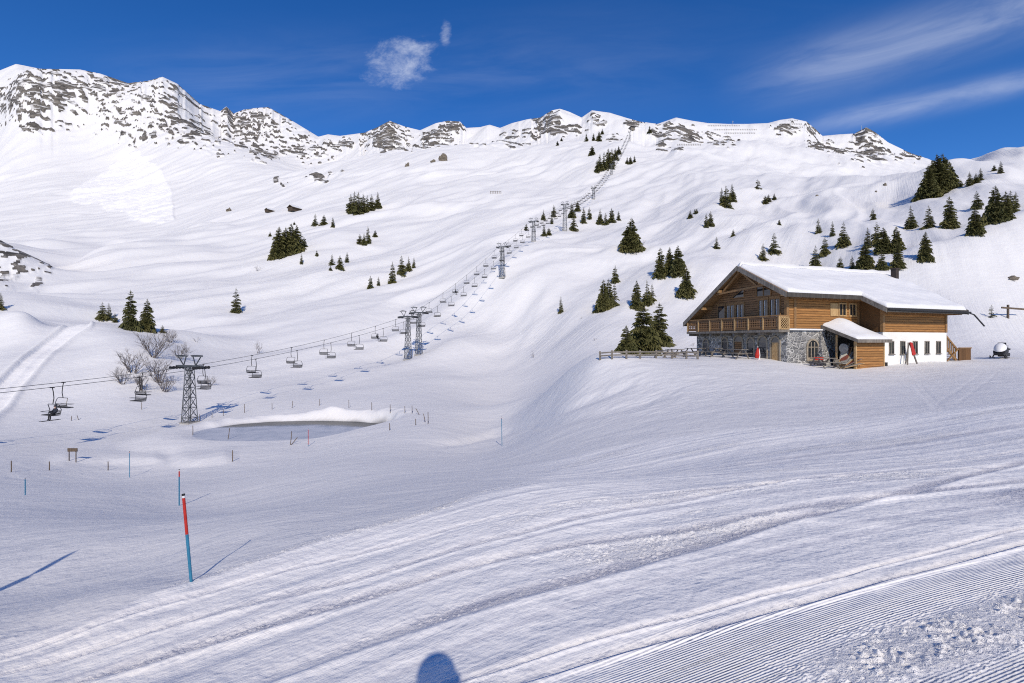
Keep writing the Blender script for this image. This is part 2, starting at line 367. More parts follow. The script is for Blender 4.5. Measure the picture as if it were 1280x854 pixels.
# ------- snow track on the left mound
pth = np.array([(-30, 520), (0, 500), (30, 468), (60, 435), (85, 412), (104, 398)], float)
dpx = np.full(Z.shape, 1e9)
for (a, b) in zip(pth[:-1], pth[1:]):
    d = b - a; t = np.clip(((PXU - a[0]) * d[0] + (PXV - a[1]) * d[1]) / (d @ d), 0, 1)
    dpx = np.minimum(dpx, np.hypot(PXU - a[0] - t * d[0], PXV - a[1] - t * d[1]))
pw = np.where((RR + 0 * TT > 62) & (RR + 0 * TT < 150), dpx * RR / F, 99)
PATH = 1 - smooth(1.6, 2.1, pw)
Z = Z - .30 * PATH + .28 * np.exp(-((pw - 2.4) / .5) ** 2) + .10 * PATH * np.exp(-((pw) / .35) ** 2)

# ------- piste surface: grooves, ridges and clods, all real relief
nr = int(np.searchsorted(lr_rows, np.log(75)))
s2 = slice(0, nr); x, y, p, q, r = X[s2], Y[s2], Pt[s2], Qt[s2], RR[s2] + 0 * TT
front = np.cos(TT) + 0 * r
PIX = {}
def qline(pts):
    """across-track position of a line seen in the photo, as a function of p."""
    ps, qs = [], []
    for (u, v) in pts:
        h = hit0(u, v); ps.append(h[0]); qs.append(h[1] - float(g_curve(np.array(h[0]))) - G0)
    o = np.argsort(ps); return np.interp(np.clip(p, -40, 60), np.array(ps)[o], np.array(qs)[o])
def hit0(u, v):
    th = math.atan2(u - U0, F); i = int(np.clip(np.searchsorted(TH, th), 0, len(TH) - 1)); rr_ = np.exp(lr_rows)
    sv = Z[:, i] / rr_; t = (V0 - v) / F * math.cos(th); k = np.where((sv[1:] >= t) & (sv[:-1] < t) & (rr_[1:] > 2))[0]
    k = k[0] if len(k) else 60
    return rr_[k] * math.sin(th), rr_[k] * math.cos(th)
qb = q - qline([(-60, 835), (0, 812), (150, 775), (240, 738), (340, 705), (440, 672), (560, 645), (700, 620), (860, 600), (1000, 585), (1280, 545)])
topq = q - qline([(0, 812), (440, 672), (640, 585), (800, 553), (980, 533), (1280, 503)])
wx_ = smooth(-1.5, 3.0, x)
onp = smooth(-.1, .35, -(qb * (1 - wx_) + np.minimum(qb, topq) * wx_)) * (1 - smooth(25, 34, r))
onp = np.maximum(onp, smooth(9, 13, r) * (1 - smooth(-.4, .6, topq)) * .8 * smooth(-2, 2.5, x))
st = fbm(q * .9 + .25 * perlin(p / 9, q / 4, 71), p * .035, 3, 70)
st2 = fbm(q * 3.2 + .4 * perlin(p / 5, q / 2, 73), p * .06 + 4, 2, 72)
rel = onp * (.045 * st + .016 * st2)
dark = np.zeros_like(q)
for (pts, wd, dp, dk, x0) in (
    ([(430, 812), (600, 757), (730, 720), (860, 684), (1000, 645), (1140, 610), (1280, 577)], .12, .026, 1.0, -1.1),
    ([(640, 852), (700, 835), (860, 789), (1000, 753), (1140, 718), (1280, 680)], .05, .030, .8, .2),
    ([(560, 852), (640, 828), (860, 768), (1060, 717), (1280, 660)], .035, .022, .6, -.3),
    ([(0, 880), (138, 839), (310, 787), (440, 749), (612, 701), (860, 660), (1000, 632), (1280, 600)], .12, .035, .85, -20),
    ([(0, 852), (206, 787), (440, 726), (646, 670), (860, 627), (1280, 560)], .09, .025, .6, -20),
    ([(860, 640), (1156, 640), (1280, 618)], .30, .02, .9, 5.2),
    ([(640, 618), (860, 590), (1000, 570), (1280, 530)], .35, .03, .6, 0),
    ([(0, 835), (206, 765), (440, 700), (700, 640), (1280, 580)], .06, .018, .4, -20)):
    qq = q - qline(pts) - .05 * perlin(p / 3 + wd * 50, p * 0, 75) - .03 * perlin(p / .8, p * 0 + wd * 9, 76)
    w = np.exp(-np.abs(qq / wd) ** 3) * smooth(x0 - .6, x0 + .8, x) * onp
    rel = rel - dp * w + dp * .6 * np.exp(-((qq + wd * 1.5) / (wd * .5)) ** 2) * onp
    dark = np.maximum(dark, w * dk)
patch = smooth(.10, .34, fbm(q * .85 + 3.3, p * .16, 4, 80)) * onp
rough = np.clip(np.maximum(patch * .9, dark * .8), 0, 1)
lastcat = q - qline([(760, 854), (880, 815), (1000, 790), (1140, 760), (1280, 726)])
rough = np.maximum(rough, onp * smooth(1.0, 2.2, x) * np.exp(-((q - qline([(900, 870), (1060, 835), (1180, 800), (1280, 770)])) / .24) ** 2) * 1.5)
near = (1 - smooth(8, 13, r))
cl = np.maximum(perlin(x / .06, y / .05, 81) + .8 * perlin(x / .03, y / .026, 82) + .6 * perlin(x / .3, y / .2, 83) - .12, 0)
clod = rough * near * cl * .0185
gx = smooth(-.1, 1.2, x) * (1 - smooth(-.1, .5, lastcat)) * onp
GROOM = np.zeros_like(Z); GROOM[s2] = gx * (1 - np.clip(rough * 1.2, 0, 1)) * (1 - smooth(9, 13, r))
ROUGH = np.zeros_like(Z); ROUGH[s2] = np.clip(rough, 0, 1)
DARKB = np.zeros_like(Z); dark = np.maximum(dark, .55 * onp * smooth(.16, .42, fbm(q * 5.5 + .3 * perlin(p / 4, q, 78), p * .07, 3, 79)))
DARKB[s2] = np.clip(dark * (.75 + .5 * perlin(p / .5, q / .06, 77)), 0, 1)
PISTE = np.zeros_like(Z); PISTE[s2] = onp; PISTE = np.maximum(PISTE, PATH)  # pale track colour also stands in for sun striking it more squarely
for (pts, h_) in (([(70, 582), (130, 579), (205, 579)], .30), ([(222, 583), (260, 581), (292, 577)], .35), ([(395, 440), (420, 437)], 0)):
    if h_ == 0: continue
    us = [a for a, b in pts]; lv = np.interp(PXU[s2], us, [b for a, b in pts]); sd_ = lv - PXV[s2]
    win = smooth(us[0] - 15, us[0] + 15, PXU[s2]) * (1 - smooth(us[-1] - 15, us[-1] + 10, PXU[s2]))
    Z[s2] = Z[s2] + h_ * win * smooth(-3, 4, sd_) * (1 - smooth(5, 22, sd_)) * (r > 25) * (r < 80)
Z[s2] = Z[s2] + .13 * smooth(-2.5, -.2, qb) * (1 - smooth(-.1, 2.5, qb)) * (1 - smooth(1, 6, x)) * smooth(3.5, 6, r) * (1 - smooth(18, 26, r))
# lee hollow and the flat below: soft wind ribs and lateral tracks
rel2 = (1 - onp) * smooth(6, 9, r) * (.030 * fbm(x / 3.2, y / 1.6, 2, 84) + .010 * perlin(x / 5 + .3 * perlin(x / 7, y / 7, 86), y / .8, 85)) * (1 - smooth(55, 75, r))
Z[s2] = Z[s2] + rel + clod + rel2
# bank below the house: slanting runnels cut by skis
bank = np.exp(-((PXU - 800) / 130) ** 2 - ((PXV - 500) / 42) ** 2) * smooth(20, 28, RR) * (1 - smooth(44, 50, RR))
for (pu, pv, du, dv, wd, dp) in ((520, 560, 330, -70, .22, .20), (600, 548, 160, -62, .16, .14), (560, 556, 240, -80, .18, .16), (1140, 478, 34, 36, .08, .012), (1146, 478, 36, 36, .08, .012), (1230, 466, -62, 40, .08, .012), (1254, 462, -60, 44, .08, .012)):
    tt = ((PXU - pu) * du + (PXV - pv) * dv) / (du * du + dv * dv)
    tc = np.clip(tt, 0, 1)
    bow = 18 * (tc - tc * tc) if pu < 700 else 0
    dist = np.abs(PXV - (pv + dv * tc + bow)) * RR / F * .9
    ok = (tt > 0) & (tt < 1) & (RR + 0 * TT > 18) & (RR + 0 * TT < 50)
    ln = np.where(ok, np.exp(-(dist / wd) ** 2) * np.minimum(tc, 1 - tc).clip(0, .12) / .12, 0)
    Z = Z - dp * ln
Z = Z + bank * .055 * fbm((.9 * X + .45 * Y) / 1.6, (-.45 * X + .9 * Y) / .4, 2, 91)

def colprof(u):
    th = math.atan2(u - U0, F); i = int(np.clip(np.searchsorted(TH, th) - 1, 0, len(TH) - 2)); f = (th - TH[i]) / (TH[i + 1] - TH[i])
    return Z[:, i] * (1 - f) + Z[:, i + 1] * f, th
def hit(u, v, rmin=2.0):
    """First ground point that the photo shows at column u, row v."""
    z, th = colprof(u); r = np.exp(lr_rows); t = (V0 - v) / F * math.cos(th)
    s = z / r; ok = np.where((s[1:] >= t) & (s[:-1] < t) & (r[1:] > rmin))[0]
    if len(ok) == 0:
        k = int(np.argmax(np.where(r > rmin, s, -9))); rr = r[k]; return Vector((rr * math.sin(th), rr * math.cos(th), z[k]))
    k = ok[0]; f = (t - s[k]) / (s[k + 1] - s[k] + 1e-12); rr = r[k] + f * (r[k + 1] - r[k])
    zz = z[k] + f * (z[k + 1] - z[k])
    return Vector((rr * math.sin(th), rr * math.cos(th), zz))
def ground(x, y):
    th = math.atan2(x, y); lr = math.log(max(math.hypot(x, y), .31))
    i = int(np.clip(np.searchsorted(TH, th) - 1, 0, len(TH) - 2)); f = (th - TH[i]) / (TH[i + 1] - TH[i])
    j = int(np.clip(np.searchsorted(lr_rows, lr) - 1, 0, len(lr_rows) - 2)); g = (lr - lr_rows[j]) / (lr_rows[j + 1] - lr_rows[j])
    return float((Z[j, i] * (1 - f) + Z[j, i + 1] * f) * (1 - g) + (Z[j + 1, i] * (1 - f) + Z[j + 1, i + 1] * f) * g)
# ================================================================ materials
def mat_snow():
    m, nt, p = mat_base('snow')
    geo = nt.new('ShaderNodeNewGeometry'); pos = geo.outputs['Position']
    att = lambda n: nt.new('ShaderNodeAttribute', attribute_name=n)
    rock = att('rock').outputs['Fac']; groom = att('groom').outputs['Fac']; deb = att('debris').outputs['Fac']; rough = att('rough').outputs['Fac']; wall = att('bankshade').outputs['Fac']; dark = att('darkband').outputs['Fac']; pst = att('piste').outputs['Fac']
    trk = nt.new('ShaderNodeUVMap', uv_map='track').outputs[0]
    u = nt.xyz(trk); P, Q = u[0], u[1]
    n1 = nt.noise(pos, .05, 4, .6); n2 = nt.noise(pos, 3.0, 4, .65); n3 = nt.noise(pos, 45.0, 3, .7)
    snow = nt.mix(nt.ramp(n1, .35, .65), (.845, .835, .82), (.80, .795, .795))
    snow = nt.mix(nt.m('MULTIPLY', nt.ramp(n3, .4, .75), .10), snow, (.88, .88, .89))
    snow = nt.mix(nt.m('MULTIPLY', pst, .85), nt.mix(.55, snow, (.70, .70, .71)), (.91, .90, .885))  # groomed snow paler than untouched, contrast painted to offset how the sun falls
    # darker, bluer streaks, specks and bands along the tracks
    sv = nt.scale(trk, (.06, 1.4, 1)); ns = nt.noise(sv, 1.0, 5, .6)
    snow = nt.mix(nt.m('MULTIPLY', nt.m('MULTIPLY', nt.ramp(ns, .50, .68), .30), pst), snow, (.62, .625, .67))
    snow = nt.mix(nt.m('MULTIPLY', nt.m('MULTIPLY', rough, nt.ramp(n2, .42, .62)), .34), snow, (.60, .605, .65))
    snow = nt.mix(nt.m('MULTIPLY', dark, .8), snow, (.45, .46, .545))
    snow = nt.mix(nt.m('MULTIPLY', deb, nt.ramp(nt.noise(nt.scale(pos, (.06, .06, .03)), 1.0, 5, .7), .3, .6, .35, .98)), snow, (.88, .875, .87))
    # rock
    rp = nt.rotz(nt.scale(pos, (1, 1, 1)), 0)
    r1 = nt.noise(nt.scale(pos, (.07, .07, .35)), 1.0, 5, .7); r2 = nt.noise(pos, .35, 4, .7)
    rc = nt.mix(nt.ramp(r1, .35, .65), (.05, .046, .042), (.20, .18, .155))
    rc = nt.mix(nt.ramp(r2, .58, .72), rc, (.31, .29, .26))
    rf = nt.ramp(nt.m('ADD', rock, nt.m('MULTIPLY', nt.m('SUBTRACT', r2, .5), .9)), .38, .6)
    lg = nt.noise(nt.scale(nt.rotz(pos, .5), (.030, .030, .17)), 1.0, 4, .65)
    rf = nt.m('MULTIPLY', rf, nt.ramp(lg, .36, .47, .10, 1.0))
    # faint ski lines and wind streaks on the open slopes
    sx = nt.rotz(pos, -.9273); far = nt.ramp(nt.vlen(pos), 55, 120)
    trn = nt.noise(nt.scale(sx, (.018, .9, .0)), 1.0, 6, .7); trm = nt.ramp(nt.noise(pos, .012, 3, .6), .45, .62)
    nt.l.new(nt.mix(nt.m('MULTIPLY', wall, .95), nt.mix(rf, snow, rc), (.045, .045, .045)), p.inputs['Base Color'])  # wall: shade of the pond bank painted near black
    p.inputs['Roughness'].default_value = .62; p.inputs['Specular IOR Level'].default_value = .25
    # relief
    b0 = nt.bump(n2, .04, .55)
    b1 = nt.bump(nt.noise(pos, 16.0, 5, .78), .020, nt.ramp(pst, 0, 1, .35, .40), b0)
    b1 = nt.bump(nt.noise(pos, 38.0, 3, .8), .022, nt.m('MULTIPLY', nt.m('ADD', nt.m('MULTIPLY', pst, .08), rough), 1.0, clamp=True), b1)
    cord = nt.m('MULTIPLY', nt.m('SINE', nt.m('MULTIPLY', Q, 2 * math.pi / .020)), groom)
    b2 = nt.bump(cord, .0042, 1.0, b1)
    sk = nt.noise(nt.scale(trk, (.5, 13.0, 1)), 1.0, 3, .7)
    b3 = nt.bump(sk, .020, nt.m('MULTIPLY', pst, .55), b2)
    b4 = nt.bump(nt.noise(pos, .45, 6, .64), .40, nt.ramp(nt.m('ADD', rf, deb), 0, 1, .45, 1.0), b3)
    b5 = nt.bump(trn, .9, nt.m('MULTIPLY', far, nt.m('ADD', .08, nt.m('MULTIPLY', trm, .42))), b4)
    nt.l.new(b5, p.inputs['Normal'])
    return m
SNOW = mat_snow()
def mat_softsnow():
    m, nt, p = mat_base('fallen_snow')
    tc = nt.new('ShaderNodeTexCoord').outputs['Object']
    n = nt.noise(tc, 1.2, 4, .6)
    nt.l.new(nt.mix(n, (.73, .735, .75), (.79, .79, .80)), p.inputs['Base Color']); p.inputs['Roughness'].default_value = .6
    nt.l.new(nt.bump(nt.noise(tc, 2.5, 4, .6), .06, .6), p.inputs['Normal'])
    return m
SOFT = mat_softsnow()

# ================================================================ the land
def land(name, rows, label=None):
    a, b = rows; nc = len(TH)
    V = np.stack([X[a:b] + 0 * Z[a:b], Y[a:b] + 0 * Z[a:b], Z[a:b]], -1).reshape(-1, 3)
    n = b - a
    i = np.arange(n - 1)[:, None] * nc + np.arange(nc - 1)[None]
    quads = np.stack([i, i + 1, i + 1 + nc, i + nc], -1).reshape(-1, 4)[:, ::-1]
    if a == 0:                                   # close the innermost ring
        pass
    me = bpy.data.meshes.new(name)
    me.vertices.add(len(V)); me.vertices.foreach_set('co', V.astype(np.float32).ravel())
    nq = len(quads)
    me.loops.add(nq * 4); me.loops.foreach_set('vertex_index', quads.astype(np.int32).ravel())
    me.polygons.add(nq); me.polygons.foreach_set('loop_start', np.arange(0, nq * 4, 4, dtype=np.int32))
    me.polygons.foreach_set('use_smooth', np.ones(nq, bool))
    me.update(calc_edges=True)
    for nm, arr in (('rock', ROCK), ('groom', GROOM), ('debris', DEB), ('rough', ROUGH), ('darkband', DARKB), ('bankshade', BANKSHADE), ('piste', PISTE)):
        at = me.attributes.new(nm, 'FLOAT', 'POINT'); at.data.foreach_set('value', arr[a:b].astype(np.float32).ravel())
    uv = me.uv_layers.new(name='track')
    pq = np.stack([Pt[a:b] + 0 * Z[a:b], Qt[a:b]], -1).reshape(-1, 2)[quads.ravel()]
    uv.data.foreach_set('uv', pq.astype(np.float32).ravel())
    me.materials.append(SNOW)
    o = bpy.data.objects.new(name, me); COL.objects.link(o)
    return tag(o, label, None, None, 'structure')
RS = int(np.searchsorted(lr_rows, np.log(420)))
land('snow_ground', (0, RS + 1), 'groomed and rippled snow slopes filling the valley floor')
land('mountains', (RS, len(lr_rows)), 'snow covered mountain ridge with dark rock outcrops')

# pond surface
def mat_pond():
    m, nt, p = mat_base('pond_ice')
    tc = nt.xyz(nt.new('ShaderNodeNewGeometry').outputs['Position']); pos = nt.new('ShaderNodeNewGeometry').outputs['Position']
    n = nt.noise(pos, .5, 4, .6)
    # open dark water along the far bank, slush and thin snow over the rest
    edge = nt.m('ADD', tc[1], nt.m('MULTIPLY', nt.m('SUBTRACT', n, .5), 2.2))
    dx = nt.m('DIVIDE', nt.m('ADD', tc[0], 24.0), 9.9)
    arc = nt.m('ADD', 55.0, nt.m('MULTIPLY', 6.2, nt.m('SQRT', nt.m('MAXIMUM', nt.m('SUBTRACT', 1.0, nt.m('MULTIPLY', dx, dx)), 0.0))))
    d = nt.m('SUBTRACT', arc, edge)
    wet = nt.m('MULTIPLY', nt.ramp(d, 4.4, 2.2), nt.ramp(tc[1], 55.6, 57.2))
    c = nt.mix(nt.ramp(n, .4, .65), (.50, .53, .60), (.40, .44, .52))
    nt.l.new(nt.mix(wet, c, (.02, .026, .032)), p.inputs['Base Color']); p.inputs['Specular IOR Level'].default_value = .08
    nt.l.new(nt.ramp(wet, 0, 1, .6, .25), p.inputs['Roughness'])
    return m
mb = MB(); ring = [(PC[0] + PRX * 1.30 * math.cos(a), PC[1] + PRY * 1.30 * math.sin(a), PZ) for a in [2 * math.pi * k / 96 for k in range(96)]]
mb.add(ring, [tuple(range(96))])
o = mb.build('pond', mat_pond(), fix=False); tag(o, 'small half frozen pond with dark open water along its snowy bank', None, None, 'structure')

# ================================================================ light, sky, camera
sun = bpy.data.lights.new('sun', 'SUN'); sun.energy = 3.7; sun.angle = R(.5); sun.color = (1.0, .885, .715)
so = bpy.data.objects.new('sun', sun); COL.objects.link(so)
so.rotation_euler = SUN.to_track_quat('-Z', 'Y').to_euler(); so.location = (20, -60, 60)
elev = math.asin(-SUN.z); azim = math.atan2(-SUN.x, -SUN.y)
w = bpy.data.worlds.new('World'); scene.world = w; w.use_nodes = True
nt = NT(w.node_tree); bg = nt.n['Background']
sky = nt.new('ShaderNodeTexSky', sky_type='NISHITA'); sky.sun_disc = False
sky.sun_elevation = elev; sky.sun_rotation = azim; sky.altitude = 2200; sky.air_density = 1.0; sky.dust_density = .1; sky.ozone_density = 4.5
gen = nt.new('ShaderNodeTexCoord').outputs['Generated']; d = nt.xyz(gen)
yy = nt.m('MAXIMUM', d[1], .05)
a = nt.m('DIVIDE', d[0], yy); b = nt.m('DIVIDE', d[2], yy)        # tangent of azimuth and of height, looking north
def band(a0, b0, a1, b1, wd, sc, seed, amt, lo, hi):
    """a streak of cirrus between two sky directions."""
    L = math.hypot(a1 - a0, b1 - b0); ca, sa = (a1 - a0) / L, (b1 - b0) / L
    p = nt.m('ADD', nt.m('MULTIPLY', nt.m('SUBTRACT', a, a0), ca), nt.m('MULTIPLY', nt.m('SUBTRACT', b, b0), sa))
    q = nt.m('SUBTRACT', nt.m('MULTIPLY', nt.m('SUBTRACT', b, b0), ca), nt.m('MULTIPLY', nt.m('SUBTRACT', a, a0), sa))
    cv = nt.new('ShaderNodeCombineXYZ'); nt.put(cv.inputs[0], p); nt.put(cv.inputs[1], q); cv.inputs[2].default_value = seed
    n = nt.noise(nt.scale(cv.outputs[0], (sc, sc * 5.5, 1)), 1.0, 6, .6, .6)
    g = nt.m('POWER', 2.718, nt.m('MULTIPLY', nt.m('MULTIPLY', q, q), -1 / wd ** 2))
    e = nt.m('MULTIPLY', nt.ramp(p, -.25 * L, .35 * L), nt.ramp(p, 1.9 * L, 1.0 * L))
    return nt.m('MULTIPLY', nt.m('MULTIPLY', nt.m('MULTIPLY', g, e), nt.ramp(n, lo, hi)), amt)
px = lambda u, v: ((u - U0) / F, (V0 - v) / F)
fac = band(*px(960, 105), *px(1290, 5), .050, 3, 1.3, .36, .05, .78)
fac = nt.m('ADD', fac, band(*px(1010, 160), *px(1290, 100), .022, 3.5, 4.1, .34, .05, .75))
fac = nt.m('ADD', fac, band(*px(120, 110), *px(600, 88), .075, 2.5, 7.7, .09, .25, .8))
fac = nt.m('ADD', fac, band(*px(620, 60), *px(1000, 40), .12, 2.2, 9.2, .02, .3, .85))
# one torn puff with a wisp above it
pu = px(502, 80); da = nt.m('SUBTRACT', a, pu[0]); db = nt.m('SUBTRACT', b, pu[1])
cv = nt.new('ShaderNodeCombineXYZ'); nt.put(cv.inputs[0], a); nt.put(cv.inputs[1], b)
pn = nt.noise(nt.scale(cv.outputs[0], (13, 19, 1)), 1.0, 9, .70, .3)
rad = nt.m('ADD', nt.m('POWER', nt.m('DIVIDE', da, .075), 2.0), nt.m('POWER', nt.m('DIVIDE', nt.m('SUBTRACT', db, nt.m('MULTIPLY', da, .12)), .048), 2.0))
puff = nt.m('MULTIPLY', nt.ramp(nt.m('SUBTRACT', nt.m('MULTIPLY', pn, 2.3), nt.m('ADD', nt.m('MULTIPLY', rad, .42), .62)), .0, 1.0), .52)
pw_ = px(557, 43); ra2 = nt.m('ADD', nt.m('POWER', nt.m('DIVIDE', nt.m('SUBTRACT', a, pw_[0]), .013), 2.0), nt.m('POWER', nt.m('DIVIDE', nt.m('SUBTRACT', b, pw_[1]), .03), 2.0))
wisp = nt.m('MULTIPLY', nt.ramp(nt.m('SUBTRACT', nt.m('MULTIPLY', pn, 2.3), nt.m('ADD', nt.m('MULTIPLY', ra2, .5), .7)), .0, 1.0), .40)
fac = nt.m('ADD', fac, nt.m('ADD', puff, wisp))
fac = nt.m('MULTIPLY', fac, nt.ramp(d[1], .1, .3), clamp=True)
hs = nt.new('ShaderNodeHueSaturation'); nt.l.new(sky.outputs[0], hs.inputs['Color']); hs.inputs['Saturation'].default_value = 1.26; hs.inputs['Value'].default_value = 1.03; hs.inputs['Hue'].default_value = .510
mixn = nt.mix(fac, hs.outputs[0], (6.2, 6.6, 7.6))
nt.l.new(mixn, bg.inputs[0]); bg.inputs[1].default_value = .135

cam = bpy.data.cameras.new('camera'); cam.sensor_width = 36; cam.lens = F / 1280 * 36; cam.clip_start = .05; cam.clip_end = 6000
co = bpy.data.objects.new('camera', cam); COL.objects.link(co); co.rotation_euler = (R(90), 0, 0); scene.camera = co
scene.view_settings.view_transform = 'Standard'; scene.view_settings.look = 'None'; scene.view_settings.exposure = 0; scene.view_settings.gamma = 1
scene.view_settings.use_curve_mapping = False
scene.render.engine = 'CYCLES'; scene.cycles.use_denoising = False; scene.cycles.filter_width = 1.1; scene.cycles.max_bounces = 8
# ================================================================ firs
def mat_needles():
    m, nt, p = mat_base('fir_needles')
    tc = nt.new('ShaderNodeTexCoord').outputs['Object']
    oi = nt.new('ShaderNodeObjectInfo').outputs['Random']
    n = nt.noise(tc, 1.3, 3, .6); n2 = nt.noise(tc, 9.0, 2, .6)
    c = nt.mix(nt.ramp(n, .3, .7), (.072, .075, .028), (.125, .115, .042))
    c = nt.mix(nt.m('MULTIPLY', nt.ramp(n2, .5, .75), .5), c, (.165, .148, .055))
    c = nt.mix(nt.m('MULTIPLY', oi, .35), c, (.045, .055, .028))
    nt.l.new(c, p.inputs['Base Color']); p.inputs['Roughness'].default_value = .75; p.inputs['Specular IOR Level'].default_value = .12
    return m
NEED = mat_needles()
BARK = simple('bark', (.10, .075, .055), (.05, .038, .028), 14, .9, bump=.02, stretch=(1, 1, .25))
def fir(variant, dense=1.0, ragged=0.25, width=.24):
    """unit fir: 1 m tall, returns (trunk mesh object, crown mesh object) on an empty."""
    rr = random.Random(100 + variant)
    root = empty('fir_tree')
    t = MB(); t.tube([(0, 0, -.06), (0, 0, .12), (.004, .003, .5), (0, 0, .93)], [.021, .018, .011, .003], 7)
    t.build('trunk', BARK, root, smooth=True)
    c = MB(); n = int(12 * dense + 5)
    lean = (rr.uniform(-.02, .02), rr.uniform(-.02, .02))
    for k in range(n):
        f = k / (n - 1.0); z = .045 + .94 * f ** 1.02 + rr.uniform(-.008, .008)
        base = width * (1 - f) ** .82 * (1 + .10 * math.sin(7 * f + variant)) + .008
        nb = max(4, int((12 - 6 * f) * (.55 + .45 * dense)))
        off = rr.uniform(0, 6.28)
        for j in range(nb):
            if rr.random() < .10: continue
            a = off + 6.283 * j / nb + rr.uniform(-.2, .2)
            L = base * rr.uniform(1 - ragged * 2.0, 1 + ragged * 1.1)
            dx, dy = math.cos(a), math.sin(a); sx, sy = -dy, dx
            up = rr.uniform(-.06, .14) if f < .6 else rr.uniform(.1, .5)
            droop = .42 * (1 - f) + .08
            zz = z + rr.uniform(-.012, .012)
            P = lambda s, side=0.0, dz=0.0: (lean[0] * zz + dx * L * s + sx * L * side, lean[1] * zz + dy * L * s + sy * L * side, zz + L * (up * s - droop * s * s) + L * dz)
            segs = 5
            for i in range(segs):                       # pairs of twigs along the branch, each a narrow drooping blade
                s0 = .10 + .80 * i / segs; w = .40 * (1 - .60 * s0) * rr.uniform(.75, 1.25)
                for sd in (-1, 1):
                    e = s0 + rr.uniform(.20, .32)
                    c.add([P(s0, 0, .015), P(s0 + .17, sd * .03, -.01), P(e, sd * w, -.16 - rr.uniform(0, .12)), P(e - .12, sd * w * .82, -.19 - rr.uniform(0, .1))], [(0, 1, 2, 3)])
                if rr.random() < .75:                     # hanging twiglets
                    c.add([P(s0, 0, 0), P(s0 + .16, 0, 0), P(s0 + .10, rr.uniform(-.1, .1), -.30)], [(0, 1, 2)])
            c.add([P(.82, -.05), P(1.04, 0, -.02), P(.82, .05)], [(0, 1, 2)])
    for j in range(5):                                    # leader
        a = 6.28 * j / 5
        c.add([(0, 0, 1.0), (.012 * math.cos(a), .012 * math.sin(a), .90), (.012 * math.cos(a + 1.3), .012 * math.sin(a + 1.3), .90)], [(0, 1, 2)])
    c.build('crown', NEED, root, fix=False)
    return root
firs = [fir(i, 1.0, rg, wd) for i, (rg, wd) in enumerate(((.22, .25), (.34, .22), (.28, .29), (.18, .20), (.40, .26)))]
firs_big = [fir(20 + i, 1.75, rg, wd) for i, (rg, wd) in enumerate(((.20, .31), (.34, .23), (.26, .27), (.22, .34)))]
snag = fir(40, .6, .5, .26)                               # open, thin-branched
ORD = ['leftmost', 'second', 'third', 'fourth', 'fifth', 'sixth', 'seventh', 'eighth', 'ninth', 'tenth']
